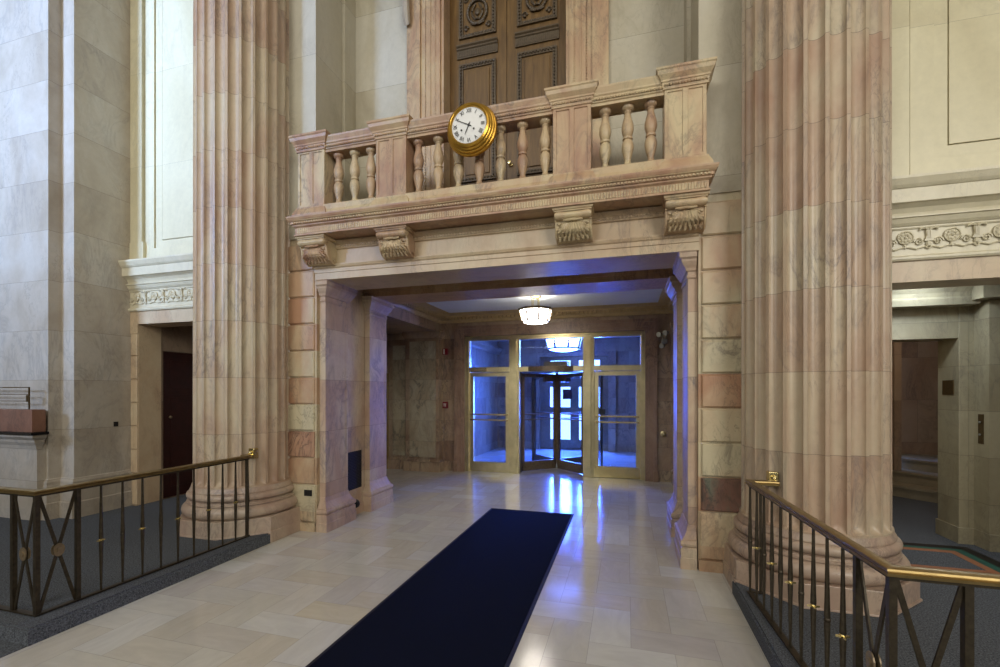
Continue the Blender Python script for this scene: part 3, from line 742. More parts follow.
def console(x0, x1):
    w = x1-x0; b = MB()
    side = [(4.47,3.365),(4.20,3.365),(4.20,3.345),(4.215,3.335)]
    for i in range(9):
        a = PI/2+PI*i/8*1.0
        side.append((4.235+.045*math.cos(a)*1.0, 3.285+.045*math.sin(a)))
    side += [(4.255,3.235),(4.262,3.20),(4.268,3.15),(4.285,3.10),(4.315,3.065),(4.355,3.04),(4.40,3.03),(4.47,3.035)]
    b.prism(side, x0+.012, x1-.012, 'x')
    b.mould([(x0, 4.47), (x0, 4.205), (x1, 4.205), (x1, 4.47)], [(-.03,3.325),(.005,3.325),(.005,3.335),(.018,3.345),(.022,3.365),(-.03,3.365)])
    # roll with its belt
    b.lathe([(.0,0),(.040,0),(.050,.03),(.046,.07),(.038,.10),(.030,w/2-.02),(.038,w/2-.012),(.038,w/2+.012),(.030,w/2+.02),(.038,w-.10),(.046,w-.07),(.050,w-.03),(.040,w),(0,w)], 0, 0, 16)
    n = 14*16; k = len(b.v)-n
    for i in range(k, len(b.v)):
        x, y, z = b.v[i]; b.v[i] = (x0+z, 4.232+x, 3.285+y)
    for xx in (x0, x1):
        sg = -1 if xx == x0 else 1
        pts = []
        for i in range(26):
            a = i/25*4*PI; r = .042*(1-i/27); pts.append((xx+sg*.0, 4.24+r*math.cos(a), 3.285+r*math.sin(a)))
        b.tube(pts, .006, 5)
        b.tube([(xx-sg*.004, y, z) for y, z in side[12:-1]], [.012]*(len(side[12:-1])), 6)
        pts = []
        for i in range(20):
            a = i/19*3*PI; r = .03*(1-i/21); pts.append((xx, 4.40+r*math.cos(a+PI/2), 3.085+r*math.sin(a+PI/2)))
        b.tube(pts, .005, 5)
    lf = MB(); m = (x0+x1)/2
    # acanthus leaf: fanned lobes over the lower front
    for q in range(-4, 5):
        f = q/4; xs = m+f*w*.40; xt = m+f*w*.16
        pts = [(xt, 4.246, 3.235), (m+f*w*.24, 4.236, 3.19), (m+f*w*.34, 4.248-.01*(1-abs(f)), 3.13), (xs, 4.275, 3.085+.012*abs(f)), (m+f*w*.43, 4.31, 3.052+.012*abs(f))]
        lf.tube(pts, [.007, .015, .018, .015, .008], 6)
    for q in range(-3, 4):
        f = q/3; x_ = m+f*w*.36
        lf.tube([(x_, 4.262, 3.16), (x_+f*.008, 4.244, 3.125), (x_+f*.014, 4.25, 3.098), (x_+f*.016, 4.272, 3.088)], [.008,.015,.014,.006], 6)
        lf.tube([(m+f*w*.28, 4.25, 3.215), (m+f*w*.31, 4.232, 3.19), (m+f*w*.33, 4.236, 3.168), (m+f*w*.33, 4.25, 3.16)], [.007,.013,.012,.005], 6)
        lf.tube([(x_, 4.30, 3.075), (x_+f*.008, 4.282, 3.055), (x_+f*.01, 4.30, 3.03), (x_+f*.01, 4.325, 3.026)], [.008,.014,.013,.006], 6)
    for sg in (-1, 1):
        lf.sphere((m+sg*w*.40, 4.262, 3.20), .017, 7, 5); lf.sphere((m+sg*w*.42, 4.275, 3.14), .015, 7, 5); lf.sphere((m+sg*w*.36, 4.25, 3.165), .012, 7, 5)
    lf.tube([(m-w*.27,4.222,3.232),(m-w*.12,4.208,3.222),(m,4.204,3.226),(m+w*.12,4.208,3.222),(m+w*.27,4.222,3.232)], [.009,.015,.015,.015,.009], 7)
    return b, lf
for x0, x1 in ((-2.10,-1.77),(-1.115,-.78),(.78,1.115),(1.77,2.10)):
    b, lf = console(rel(x0), rel(x1))
    o = link('console_bracket', b, m_bal, bal, smooth=True); ORG[o.name] = tuple(bal.location)
    link('acanthus_leaf', lf, m_bal, o, smooth=True)

ZF[0] = None
# ---- clock
CX, CZ = -1.462, 4.206
clk = thing('wall_clock', 'round gilt clock with white roman numeral dial on the balcony rail', 'clock', (CX, 4.18, CZ))
pr = [(.20,-.01),(.248,-.01),(.256,.005),(.258,.02),(.250,.034),(.240,.038),(.241,.045),(.244,.055),(.238,.066),(.228,.070),(.228,.076),(.230,.084),(.224,.094),(.214,.098),(.213,.104),(.214,.110),(.207,.119),(.197,.122),(.190,.126),(.183,.122),(.178,.112),(.176,.10)]
link('case', MB().lathe(pr, CX, 4.17, 72, CZ, cap=False, axis='-y'), m_gold, clk, smooth=True)
dial = link('dial', MB().lathe([(0,-.005),(.180,-.005),(.180,.100),(0,.106)], CX, 4.17, 60, CZ, cap=False, axis='-y'), m_face, clk, smooth=True)
YF = 4.17-.108
def textmesh(s, size):
    cu = bpy.data.curves.new('t', 'FONT'); cu.body = s; cu.size = size; cu.extrude = .0008; cu.align_x = 'CENTER'; cu.align_y = 'CENTER'
    o = bpy.data.objects.new('t', cu); C.objects.link(o); bpy.context.view_layer.update()
    me = o.to_mesh(); vs = [tuple(v.co) for v in me.vertices]; fs = [tuple(p.vertices) for p in me.polygons]
    o.to_mesh_clear(); bpy.data.objects.remove(o); bpy.data.curves.remove(cu); return vs, fs
for k, s in enumerate(('XII','I','II','III','IIII','V','VI','VII','VIII','IX','X','XI')):
    a = 2*PI*k/12; vs, fs = textmesh(s, .046)
    up = Vector((math.sin(a), 0, math.cos(a))); rt = Vector((math.cos(a), 0, -math.sin(a))); c0 = Vector((CX, YF, CZ))+up*.138
    o_ = link('numeral', MB().add([c0+rt*(x*.92)+up*y*1.15+Vector((0,-z,0)) for x, y, z in vs], fs), m_black, dial)
num = MB()
for k in range(60):
    a = 2*PI*k/60; up = Vector((math.sin(a), 0, math.cos(a))); c0 = Vector((CX, YF, CZ))
    num.bar(c0+up*.164, c0+up*.170, .0007, .0006)
for dx, dz in ((-.075,-.04),(.05,-.04)): link('winding_hole', MB().lathe([(0,.0),(.009,0),(.009,.003),(0,.003)], CX+dx, YF, 12, CZ+dz, cap=False, axis='-y'), m_black, dial)
link('minute_marks', num, m_black, dial)
def hand(deg, L, w, y):
    a = math.radians(deg); up = Vector((math.sin(a), 0, math.cos(a))); rt = Vector((math.cos(a), 0, -math.sin(a))); c0 = Vector((CX, y, CZ))
    P = [c0-up*.03-rt*w, c0-up*.03+rt*w, c0+up*L*.75+rt*w*.8, c0+up*L, c0+up*L*.75-rt*w*.8]
    m = MB(); Q = [p+Vector((0,-.0015,0)) for p in P]; n = 5
    m.add([tuple(p) for p in P+Q], [(4,3,2,1,0),(5,6,7,8,9)]+[(i,(i+1)%n,n+(i+1)%n,n+i) for i in range(n)]); return m
link('minute_hand', hand(297, .145, .0035, YF-.004), m_black, clk)
link('hour_hand', hand(205, .10, .0045, YF-.002), m_black, clk)
link('hand_boss', MB().lathe([(.0,0),(.012,0),(.012,.008),(0,.010)], CX, YF, 14, CZ, cap=False, axis='-y'), m_black, clk)

# ---- upper double door with marble casing
ud = thing('double_door', 'tall brown double door with carved panels behind the balcony', 'door', (XM, 5.38, 3.59))
for sg, nm in ((-1, 'left'), (1, 'right')):
    x0, x1 = (rel(-.76), rel(-.004)) if sg < 0 else (rel(.004), rel(.76))
    lf = MB(); lf.box(x0, x1, 5.38, 5.44, 3.59, 6.9)
    leaf = link('door_leaf', lf, m_door, ud); ORG[leaf.name] = tuple(ud.location)
    m = (x0+x1)/2
    cv = MB()
    def frame(z0, z1, hw):
        for i, (o_, t_, yy) in enumerate(((.0,.018,.03),(.018,.035,.018))):
            a0, a1, b0, b1 = m-hw+o_, m+hw-o_, z0+o_, z1-o_
            cv.box(a0, a0+t_, 5.38-yy, 5.38, b0, b1); cv.box(a1-t_, a1, 5.38-yy, 5.38, b0, b1)
            cv.box(a0, a1, 5.38-yy, 5.38, b0, b0+t_); cv.box(a0, a1, 5.38-yy, 5.38, b1-t_, b1)
        n = int((z1-z0)/.04)
        for i in range(n):
            zz = z0+.02+(z1-z0-.04)*i/(n-1)
            for xx in (m-hw+.028, m+hw-.028): cv.sphere((xx, 5.352, zz), .014, 6, 4)
        n = int(2*hw/.04)
        for i in range(n):
            xx = m-hw+.02+(2*hw-.04)*i/(n-1)
            for zz in (z0+.028, z1-.028): cv.sphere((xx, 5.352, zz), .014, 6, 4)
    frame(4.30, 5.80, .245); frame(6.13, 6.75, .245)
    # shelf moulding between the panels
    cv.mould([(m-.27, 5.38), (m+.27, 5.38)], [(-.01,5.88),(.02,5.88),(.02,5.98),(.035,5.99),(.035,6.005),(.055,6.02),(.055,6.035),(-.01,6.04)])
    for i in range(20): cv.box(m-.25+.0255*i, m-.237+.0255*i, 5.352, 5.36, 5.895, 5.975)
    # wreath
    for i in range(28):
        a = 2*PI*i/28; cv.sphere((m+.125*math.cos(a), 5.362, 6.44+.15*math.sin(a)), .022, 6, 4)
    for sx in (-1, 1):
        cv.tube([(m+sx*(.02+.05*math.sin(k/9*PI)), 5.362, 6.34+.20*k/9) for k in range(10)], [.010+.006*math.sin(k/9*PI) for k in range(10)], 6)
        for zz, sz in ((6.24, 1), (6.64, -1)):
            cv.tube([(m+sx*(.19-.035*(1-k/12)*math.cos(k*.7)-.035), 5.364, zz+sz*(.035*(1-k/12)*math.sin(k*.7)+.02)) for k in range(11)], .008, 5)
    cv.tube([(m-.09, 5.36, 6.30), (m-.03, 5.352, 6.275), (m, 5.35, 6.285), (m+.03, 5.352, 6.275), (m+.09, 5.36, 6.30)], [.008,.014,.018,.014,.008], 6)
    cv.sphere((m, 5.365, 6.44), .035, 8, 5, (1,.5,1.3)); cv.sphere((m, 5.365, 6.36), .02, 8, 5); 
    for sx in (-1, 1):
        for zz in (6.24, 6.64): cv.sphere((m+sx*.15, 5.366, zz), .02, 6, 4); cv.sphere((m+sx*.12, 5.366, zz+.02), .014, 6, 4)
    link('carved_moulding', cv, m_carve, leaf, smooth=True)
    link('raised_panel', MB().box(m-.16, m+.16, 5.366, 5.385, 4.39, 5.71), m_door, leaf, bevel=.008)
hm = MB(); hm.lathe([(.0,0),(.025,0),(.025,.01),(.01,.02),(.01,.05),(.026,.06),(.02,.08),(0,.085)], rel(.05), 5.38, 14, 4.45, cap=False, axis='-y')
link('door_knob', hm, m_brass, ud, smooth=True)
cs = MB()
for sg in (-1, 1):
    for a, b, th in ((.76,.80,.02),(.80,.92,.05),(.92,.935,.06),(.935,1.06,.045),(1.06,1.24,.075)):
        cs.box(rel(sg*a), rel(sg*b), 5.2-th, 5.46, 3.59, 7.2)
    z = 3.62
    while z < 6.6: cs.sphere((rel(sg*.995), 5.148, z), .010, 6, 4); z += .032
    z = 3.62
    while z < 6.6: cs.sphere((rel(sg*.86), 5.148, z), .011, 5, 3, (1.4,.6,.8)); z += .028
struct('trim_8', cs, m_bal, label='pink marble casing of the upper door')
sc_ = MB()
for sg in (-1, 1):
    sc_.tube([(rel(sg*1.22), 5.12, 6.30), (rel(sg*1.22), 5.09, 6.26), (rel(sg*1.22), 5.07, 6.32), (rel(sg*1.22), 5.06, 6.5), (rel(sg*1.22), 5.04, 6.9)], [.02,.045,.05,.045,.06], 8)
struct('trim_9', sc_, m_gray, label='carved scroll drops beside the upper door', smooth=True)

# ---- aisle railings
def railing(sg, label, nsp, y1, rn, rf, first_y=2.465):
    X = rel(sg*rn); Y0 = 2.08; XF = rel(sg*rf); OF = .07 if sg < 0 else .185
    def XY(y): return X+(XF-X)*(y-Y0)/(y1-Y0)
    ZB, ZT = .125, .97
    t = thing('aisle_railing', label, 'railing', (X, Y0, .11), 'bronze railings along the carpeted steps')
    xe = X+sg*5.0
    path = [(XF+sg*(OF+.01), y1), (XF, y1), (X, Y0), (xe, Y0)]
    if sg > 0: pass
    hr = MB()
    prof = [(-.026,ZT-.030),(.026,ZT-.030),(.026,ZT-.020),(.020,ZT-.016),(.026,ZT-.010),(.024,ZT-.002),(.014,ZT+.003),(-.014,ZT+.003),(-.024,ZT-.002),(-.026,ZT-.010),(-.020,ZT-.016),(-.026,ZT-.020)]
    hr.mould(path, prof); link('handrail', hr, m_handrail, t, smooth=True)
    br = MB(); br.mould(path[1:], [(-.018,.117),(.018,.117),(.018,.127),(-.018,.127)]); br.mould(path[1:], [(-.012,ZT-.045),(.012,ZT-.045),(.012,ZT-.030),(-.012,ZT-.030)])
    br.box(XF, XF+sg*OF*.5, y1-.012, y1+.012, .117, .127)
    link('bottom_rail', br, m_iron, t)
    # bracket plate where the rail meets the column
    dx = abs((XF+sg*OF)-rel(sg*2.896)); ys = 4.257-math.sqrt(.507**2-dx**2)
    bk = MB(); bk.box(XF+sg*(OF-.035), XF+sg*(OF+.035), ys-.035, ys+.03, ZT-.055, ZT+.055)
    bk.sphere((XF+sg*OF, ys-.045, ZT+.01), .022); bk.tube([(XF+sg*OF, y1, ZT-.012), (XF+sg*OF, ys, ZT-.012)], .016)
    link('wall_bracket', bk, m_brass, t, bevel=.006)
    def spindle(x, y, star):
        h = ZT-.03
        m = MB(); m.tube([(x,y,.12),(x,y,.16),(x,y,.42),(x,y,.495),(x,y,.507)], [.0075,.0075,.0125,.0150,.011], 8)
        m.tube([(x,y,.513),(x,y,.525),(x,y,.60),(x,y,.82),(x,y,h-.01)], [.011,.0150,.0125,.0085,.0075], 8)
        return m
    def collar(x, y, star):
        m = MB()
        if star:
            pts = []
            for i in range(16):
                a = 2*PI*i/16; r = (.030 if i % 4 == 0 else (.013 if i % 4 != 2 else .016)); pts.append((x+r*math.cos(a), y+r*math.sin(a)))
            m.prism(pts, .503, .513); m.sphere((x,y,.516), .014, 8, 5)
        else: m.lathe([(0,.498),(.012,.498),(.016,.504),(.016,.516),(.012,.522),(0,.522)], x, y, 10)
        return m
    sp = []
    spots = [(XY(first_y+(y1-.01-first_y)*i/(nsp-1)), first_y+(y1-.01-first_y)*i/(nsp-1)) for i in range(nsp)]
    xr = [(X+sg*(.47+.158*i), Y0) for i in range(8)]
    protos = {}
    for i, (x, y) in enumerate(spots+xr):
        star = (i % 2 == 0) if i < nsp else ((i-nsp) % 2 == 0)
        if star not in protos:
            a = link('spindle', spindle(x, y, star), m_iron, t, smooth=True); ORG[a.name] = ORG[t.name]
            b = link('collar', collar(x, y, star), m_brass if star else m_iron, a, smooth=not star)
            protos[star] = (a, b, x, y)
        else:
            a0, b0, xa, ya = protos[star]
            a = inst(a0, (x-xa, y-ya, 0), t); inst(b0, (0, 0, 0), a)
    for x, y in ((X, Y0), (XY(Y0+.235), Y0+.235), (X+sg*.235, Y0), (XF+sg*OF*.4, y1)):
        r = .013 if y < 3 else .0075
        link('post', MB().box(x-r, x+r, y-r, y+r, .12, ZT-.03), m_iron, t)
    def cross(p, q):
        m = MB(); m.bar((p[0], p[1], .13), (q[0], q[1], ZT-.045), .004, .010); m.bar((p[0], p[1], ZT-.045), (q[0], q[1], .13), .004, .010)
        o = link('cross_brace', m, m_iron, t); ORG[o.name] = ORG[t.name]
        cx, cy = (p[0]+q[0])/2, (p[1]+q[1])/2; k = MB(); zc = (.13+ZT-.045)/2
        dirx = abs(q[0]-p[0]) > abs(q[1]-p[1])
        for s_ in (-1, 1):
            off = .008*s_
            for rr, h, ex in ((.034, .006, 1), (.014, .012, 1)):
                n = 16; vs = []
                for e in (0, h*s_):
                    for i in range(n):
                        a = 2*PI*i/n; u = rr*math.cos(a); v = 1.35*rr*math.sin(a)
                        vs.append((cx+u, cy+off+e, zc+v) if dirx else (cx+off+e, cy+u, zc+v))
                k.add(vs, [tuple(range(n)), tuple(range(n, 2*n))]+[(i,(i+1)%n,n+(i+1)%n,n+i) for i in range(n)])
        link('rosette', k, m_dbronze, o)
    cross((X, Y0+.013), (XY(Y0+.222), Y0+.222)); cross((X+sg*.013, Y0), (X+sg*.222, Y0))
    return t
railing(-1, 'bronze railing with brass collared spindles on the left carpeted step', 10, 3.83, 2.44, 2.41)
railing(1, 'bronze railing with brass collared spindles on the right carpeted step', 10, 3.80, 2.42, 2.335, 2.44)

# ---- inlaid floor mat right
t = thing('floor_mat', 'green and orange bordered floor mat behind the right column', 'mat', (2.6, 5.02, .11))
def ringmat(x0, x1, y0, y1, wd, z):
    m = MB(); m.box(x0, x1, y0, y0+wd, .111, z); m.box(x0, x1, y1-wd, y1, .111, z); m.box(x0, x0+wd, y0+wd, y1-wd, .111, z); m.box(x1-wd, x1, y0+wd, y1-wd, .111, z); return m
X0, X1, Y0, Y1 = 2.0, 3.21, 4.56, 5.48
link('black_border', ringmat(X0, X1, Y0, Y1, .10, .116), m_black, t)
link('green_band', ringmat(X0+.10, X1-.10, Y0+.10, Y1-.10, .09, .116), m_green, t)
link('orange_band', ringmat(X0+.19, X1-.19, Y0+.17, Y1-.17, .07, .118), m_orange, t)
link('grey_centre', MB().box(X0+.26, X1-.26, Y0+.24, Y1-.24, .111, .117), m_carpet, t)

# ---- right passage fittings
t = tag(link('wall_plaque', MB().box(rel(4.658), rel(4.667), 5.69, 5.86, 1.61, 1.76), m_bplaque, bevel=.004), 'square bronze plaque on the right passage jamb', 'plaque')
t = thing('call_plate', 'narrow bronze button plate on the right passage pier', 'button plate', (rel(4.785), 5.52, 1.27))
link('plate', MB().box(rel(4.778), rel(4.786), 5.487, 5.555, 1.13, 1.42), m_bplaque, t, bevel=.003)
for z in (1.22, 1.34): link('button', MB().lathe([(0,0),(.010,0),(.010,.008),(0,.01)], 0, 0, 12), m_greyp, t).location = (-.011, 0, z-1.27)
for o in [x for x in t.children if x.name.startswith('button')]: o.rotation_euler = (0, -PI/2, 0)
for o in [x for x in t.children if x.name.startswith('button')]:
    for v in o.data.vertices: v.co += Vector(ORG[t.name])
t = thing('flush_ceiling_lamp', 'bright flush lamp on the right passage ceiling', 'lamp', (2.75, 5.14, 2.72))
link('lamp_glass', MB().lathe([(0,2.655),(.10,2.66),(.14,2.685),(.15,2.715)], 2.75, 5.14, 24, cap=False), m_lamp3, t, smooth=True)
link('rim', MB().lathe([(.15,2.70),(.165,2.70),(.165,2.72),(.15,2.72)], 2.75, 5.14, 24, cap=False), m_brass, t, smooth=True)

# ---- pendant lamps
def pendant(cx, cy, zt, s, mat, label, hang=True):
    zc = zt-.24 if hang else zt-.15
    t = thing('pendant_lamp' if hang else 'drum_lamp', label, 'lamp', (cx, cy, zt), None)
    R1, R2, H = .27*s, .225*s, .175*s; N = 8
    top = zc; bot = zc-H
    def ringp(r, z, off=PI/8): return [(cx+r*math.cos(off+2*PI*i/N), cy+r*math.sin(off+2*PI*i/N), z) for i in range(N)]
    fr = MB()
    def hoop(ra, rb, z0, z1):
        v = ringp(ra, z0)+ringp(ra, z1)+ringp(rb, z1)+ringp(rb, z0)
        fr.add(v, [(k*N+i, k*N+(i+1) % N, ((k+1) % 4)*N+(i+1) % N, ((k+1) % 4)*N+i) for k in range(4) for i in range(N)])
    hoop(R1+.02*s, R1-.05*s, top-.005*s, top+.03*s); hoop(R2+.008*s, R2-.03*s, bot-.012*s, bot+.006*s)
    a = ringp(R1+.003, top); b = ringp(R2+.003, bot)
    for p, q in zip(a, b): fr.tube([p, q], .015*s, 6)
    for i in range(0, N, 2):
        p = ringp(R1-.03*s, top+.015*s)[i]; fr.tube([p, (cx, cy, top+.02)], .008, 5)
    f = link('lamp_frame', fr, m_dbronze, t); 
    a = ringp(R1-.006, top); b = ringp(R2-.006, bot)
    for i in range(N):
        j = (i+1) % N
        q = [Vector(a[i]), Vector(a[j]), Vector(b[j]), Vector(b[i])]
        c = Vector((cx, cy, (top+bot)/2)); inn = [p+(c-p).normalized()*.006 for p in q]
        link('glass_panel', MB().add([tuple(p) for p in q+inn], [(0,1,2,3),(7,6,5,4),(0,4,5,1),(1,5,6,2),(2,6,7,3),(3,7,4,0)]), mat, t)
    bt = MB(); bt.lathe([(R2*.96, bot-.003),(R2*.8, bot-.022*s),(R2*.4, bot-.04*s),(.0, bot-.045*s)], cx, cy, 24, cap=False); link('bottom_dish', bt, mat, t, smooth=True)
    if hang:
        rd = MB()
        for k in range(4):
            an = PI/4+PI/2*k; rd.tube([(cx+.07*math.cos(an), cy+.07*math.sin(an), top+.02), (cx+.07*math.cos(an), cy+.07*math.sin(an), zt-.03)], .0075, 6)
        link('rod', rd, m_brass, t)
        link('ceiling_rose', MB().lathe([(0,zt-.045),(.04,zt-.045),(.08,zt-.03),(.095,zt-.015),(.095,zt)], cx, cy, 24, cap=False), m_brass, t, smooth=True)
    else:
        link('ceiling_rose', MB().lathe([(.12,top+.02),(.12,zt)], cx, cy, 20, cap=False), m_dbronze, t, smooth=True)
pendant(XM, 7.2, 3.20, 1.0, m_lamp, 'octagonal brass pendant lamp hanging from the vestibule ceiling')
pendant(XM, 10.6, 3.10, 1.72, m_lamp2, 'large lit octagonal lamp seen through the transom glass', False)

# ---- bronze entrance screen
sc = thing('entrance_screen', 'bronze framed glass entrance screen around the doors', 'door frame', (XM, 8.75, 0))
YA, YB = 8.68, 8.80
for sg in (-1, 1):
    m = MB(); m.box(rel(sg*1.76), rel(sg*1.69), YA-.01, YB, 0, 2.76); m.box(rel(sg*1.70), rel(sg*1.675), YA+.015, YB, 0, 2.68); link('jamb', m, m_bronze, sc, bevel=.004)
    m = MB(); m.box(rel(sg*.625), rel(sg*.835), YA+.01, YB, 0, 2.68); m.box(rel(sg*.665), rel(sg*.795), YA-.012, YA+.02, 0, 2.68); m.box(rel(sg*.685), rel(sg*.775), YA-.02, YA, .06, 2.64)
    link('mullion', m, m_bronze, sc, bevel=.004)
m = MB(); m.box(rel(-1.70), rel(1.70), YA-.01, YB, 2.67, 2.76); m.box(rel(-1.70), rel(1.70), YA-.02, YA, 2.72, 2.76); link('head_rail', m, m_bronze, sc, bevel=.004)
for x0, x1 in ((-1.69,-.83),(-.63,.63),(.83,1.69)):
    link('transom_bar', MB().box(rel(x0), rel(x1), YA, YB, 2.03, 2.13), m_bronze, sc, bevel=.004)
    link('transom_glass', MB().box(rel(x0), rel(x1), 8.74, 8.748, 2.13, 2.67), m_glass, sc)
m = MB(); m.box(rel(-1.64), rel(-1.30), YA-.03, YA, 2.045, 2.115)
link('door_closer', m, m_brass, sc)
# ---- swing doors
for sg, lab in ((-1, 'bronze and glass swing door left of the revolving door'), (1, 'bronze and glass swing door right of the revolving door')):
    x0, x1 = (-1.684, -.830) if sg < 0 else (.830, 1.684)
    t = thing('swing_door', lab, 'door', (rel(x0), 8.75, 0))
    fr = MB(); fr.box(rel(x0), rel(x0+.085), 8.715, 8.775, .003, 2.02); fr.box(rel(x1-.085), rel(x1), 8.715, 8.775, .003, 2.02)
    fr.box(rel(x0), rel(x1), 8.715, 8.775, 1.94, 2.02); fr.box(rel(x0), rel(x1), 8.715, 8.775, .003, .20)
    link('door_frame', fr, m_bronze, t, bevel=.003)
    link('glass_pane', MB().box(rel(x0+.08), rel(x1-.08), 8.742, 8.750, .19, 1.95), m_glass, t)
    for z in (1.06, 1.17):
        b = MB(); b.box(rel(x0+.03), rel(x1-.03), 8.655, 8.668, z-.014, z+.014); b.box(rel(x0+.035), rel(x0+.06), 8.66, 8.72, z-.01, z+.01); b.box(rel(x1-.06), rel(x1-.035), 8.66, 8.72, z-.01, z+.01)
        link('push_bar', b, m_brass, t)
    if sg > 0:
        link('kick_plate', MB().box(rel(x0-.01), rel(x1+.01), 8.700, 8.716, .01, .22), m_brass, t)
        nt = MB().box(rel(x0+.10), rel(x0+.21), 8.735, 8.741, 1.21, 1.30); n_ = link('glass_notice', nt, m_black, t); n_['label'] = 'small dark notice stuck on the glass'
# ---- revolving door
rv = thing('revolving_door', 'four winged revolving door of dark bronze and glass', 'revolving door', (XM, 9.53, 0))
YC = 9.53; R = .885
drum = MB()
for sg in (0, 1):
    a0 = -PI/2+math.radians(43)+sg*PI; a1 = PI/2-math.radians(43)+sg*PI
    n = 20; rr = .93; vs = []
    for i in range(n+1):
        a = a0+(a1-a0)*i/n
        for r_ in (rr, rr+.012): vs += [(XM+r_*math.cos(a), YC+r_*math.sin(a), .04), (XM+r_*math.cos(a), YC+r_*math.sin(a), 2.03)]
    f = []
    for i in range(n):
        k = i*4; f += [(k, k+4, k+5, k+1), (k+2, k+3, k+7, k+6), (k, k+2, k+6, k+4), (k+1, k+5, k+7, k+3)]
    drum.add(vs, f)
link('curved_glass', drum, m_glass, rv, smooth=True)
ps = MB()
for sx in (-1, 1):
    for sy in (-1, 1):
        a = math.radians(43); ps.box(XM+sx*.65-.03, XM+sx*.65+.03, YC+sy*.67-.03, YC+sy*.67+.03, 0, 2.05)
    ps.box(XM+sx*.935-.02, XM+sx*.935+.02, YC-.03, YC+.03, 0, 2.05)
link('drum_post', ps, m_dbronze, rv)
cn = MB(); cn.lathe([(0,2.035),(.96,2.035),(.96,2.13),(0,2.13)], XM, YC, 48, cap=False); cn.box(XM-.24, XM+.24, YC-.2, YC+.2, 2.13, 2.27)
link('canopy', cn, m_dbronze, rv)
link('centre_post', MB().lathe([(0,.02),(.03,.02),(.03,2.03),(0,2.03)], XM, YC, 16, cap=False), m_dbronze, rv, smooth=True)
link('floor_hub', MB().lathe([(0,0),(.05,0),(.055,.04),(.04,.10),(.03,.12),(0,.12)], XM, YC, 16, cap=False), m_greyp, rv, smooth=True)
for k in range(4):
    a = PI/4+PI/2*k; ca, sa = math.cos(a), math.sin(a)
    def W(r0, r1, h, z0, z1, m):
        vs = []
        for z in (z0, z1):
            for r, o in ((r0,-h),(r1,-h),(r1,h),(r0,h)): vs.append((XM+r*ca-o*sa, YC+r*sa+o*ca, z))
        m.add(vs, [(0,3,2,1),(4,5,6,7),(0,1,5,4),(1,2,6,5),(2,3,7,6),(3,0,4,7)])
    m = MB(); W(.03,.085,.022,.012,2.0,m); W(R-.055,R,.022,.012,2.0,m); W(.03,R,.022,.012,.20,m); W(.03,R,.022,1.93,2.0,m); W(.03,.34,.035,1.84,2.0,m)
    wg = link('wing', m, m_dbronze, rv); ORG[wg.name] = tuple(rv.location)
    m = MB(); W(.08,R-.05,.004,.19,1.94,m); link('glass_pane', m, m_glass, wg)
    for z in (1.06, 1.17):
        m = MB(); W(.05,R-.03,.03,z-.010,z+.010,m); link('push_bar', m, m_dbronze, wg)
    if k == 0:
        m = MB(); W(.16,.40,.008,1.47,1.68,m); link('glass_notice', m, m_purple, wg)['label'] = 'square purple notice on the glass'

# ---- street doors
sd = thing('street_door', 'outer street doors with brightly lit glass panes', 'door', (XM, 12.66, 0))
m = MB()
m.box(rel(-.95), rel(.95), 12.64, 12.70, 2.50, 2.62); m.box(rel(-.95), rel(.95), 12.64, 12.70, 2.0, 2.26); m.box(rel(-.95), rel(.95), 12.64, 12.70, 0, .28)
for x0, x1 in ((-.95,-.66),(-.09,.15),(.72,.95)): m.box(rel(x0), rel(x1), 12.64, 12.70, 0, 2.62)
m.box(rel(-.95), rel(.95), 12.64, 12.70, 1.0, 1.19); m.box(rel(-.95), rel(.95), 12.64, 12.70, 1.76, 2.1)
link('door_frame', m, m_dbronze, sd)
for x0, x1 in ((-.66,-.09),(.15,.72)):
    for z0, z1 in ((.28,1.0),(1.19,1.76),(2.26,2.50)): link('glass_pane', MB().box(rel(x0), rel(x1), 12.665, 12.672, z0, z1), m_glass, sd)

# ---- wall fittings in the vestibule
def alarm(x, z, y, label, cat, name, h):
    t = thing(name, label, cat, (x, y, z))
    link('housing', MB().box(x-.055, x+.055, y-.05, y, z-h, z+h), m_red, t, bevel=.006)
    return t
t = alarm(-3.58, 2.45, 8.56, 'red fire alarm strobe high on the wall left of the doors', 'fire alarm', 'alarm_strobe', .065)
link('strobe_lens', MB().box(-3.61, -3.585, 8.495, 8.511, 2.40, 2.50), m_white, t, bevel=.004)
t = alarm(-3.58, 1.36, 8.56, 'red fire alarm pull station below the alarm strobe', 'fire alarm', 'pull_station', .065)
m = MB(); m.box(-3.61, -3.55, 8.498, 8.511, 1.375, 1.39); m.box(-3.60, -3.59, 8.498, 8.511, 1.33, 1.38); m.box(-3.57, -3.56, 8.498, 8.511, 1.33, 1.38)
link('pull_handle', m, m_white, t)
t = thing('emergency_light', 'pair of small white emergency spotlights right of the entrance screen', 'emergency light', (.63, 8.55, 2.55))
link('battery_box', MB().box(.60, .70, 8.52, 8.62, 2.50, 2.58), m_greyp, t, bevel=.006)
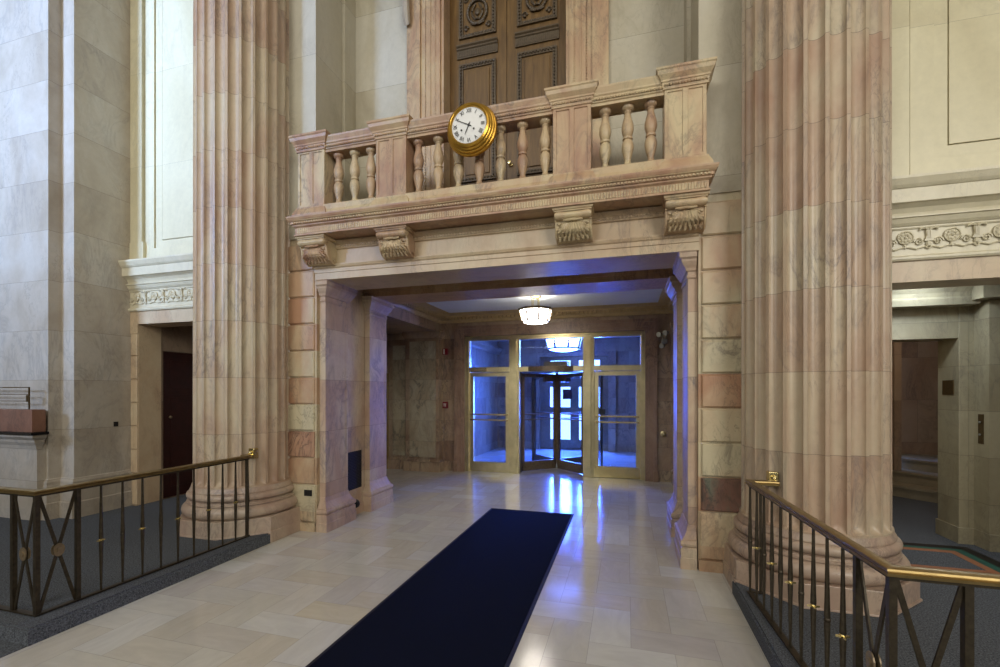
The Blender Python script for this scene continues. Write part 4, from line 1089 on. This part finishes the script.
for dx, dz in ((-.045,.115),(.06,.14),(.0,-.09)):
    m = MB(); c0 = Vector((.64+dx, 8.53, 2.55+dz)); m.tube([c0, c0+Vector((-.05,-.07,-.01))], [.03,.045], 12); m.tube([(.65, 8.57, 2.55), c0], .012, 6)
    link('spotlight', m, m_greyp, t, smooth=True)
m = MB(); m.lathe([(0,0),(.05,0),(.05,.012),(.018,.02),(.018,.06),(.04,.075),(.04,.10),(.02,.115),(0,.118)], .635, 8.62, 18, .87, cap=False, axis='-y')
tag(link('valve_knob', m, m_bronze, smooth=True), 'round brass valve knob on the wall right of the doors', 'knob')
t = tag(link('wall_socket', MB().box(rel(-5.016), rel(-5.006), 4.255, 4.305, 1.185, 1.245), m_grille), 'small dark metal plate on the left grey marble wall', 'wall plate')

# ---- counter against the left pier
cb = thing('marble_counter', 'grey marble counter with a black top against the left pier', 'counter', (-8.4, 3.6, 0))
m = MB(); m.box(-10.5, -6.70, 3.60, 3.69, .006, 1.16)
link('body', m, m_gray, cb)
m = MB(); m.mould([(-10.5, 3.60), (-6.70, 3.60), (-6.70, 3.645)], [(-.02,.96),(.01,.96),(.02,1.0),(.045,1.04),(.05,1.07),(.075,1.09),(.095,1.11),(.095,1.135),(-.02,1.14)])
link('cornice_moulding', m, m_gray, cb)
link('top_slab', MB().box(-10.5, -6.565, 3.47, 3.64, 1.14, 1.168), m_blackst, cb)
tag(link('red_marble_block', MB().box(-10.3, -6.62, 3.51, 3.64, 1.169, 1.43), m_redm, bevel=.004), 'red marble slab resting on the black counter top', 'marble slab')
m = MB(); m.box(-9.9, -6.75, 3.552, 3.562, 1.685, 1.695); m.box(-9.9, -6.77, 3.553, 3.561, 1.605, 1.612); m.box(-9.9, -6.77, 3.553, 3.561, 1.525, 1.532)
m.box(-6.762, -6.75, 3.551, 3.563, 1.43, 1.695); m.box(-6.80, -6.77, 3.55, 3.564, 1.52, 1.60); m.box(-9.9, -9.888, 3.551, 3.563, 1.43, 1.695)
tag(link('metal_rack', m, m_bplaque), 'thin metal rail rack standing on the red marble slab', 'rack')
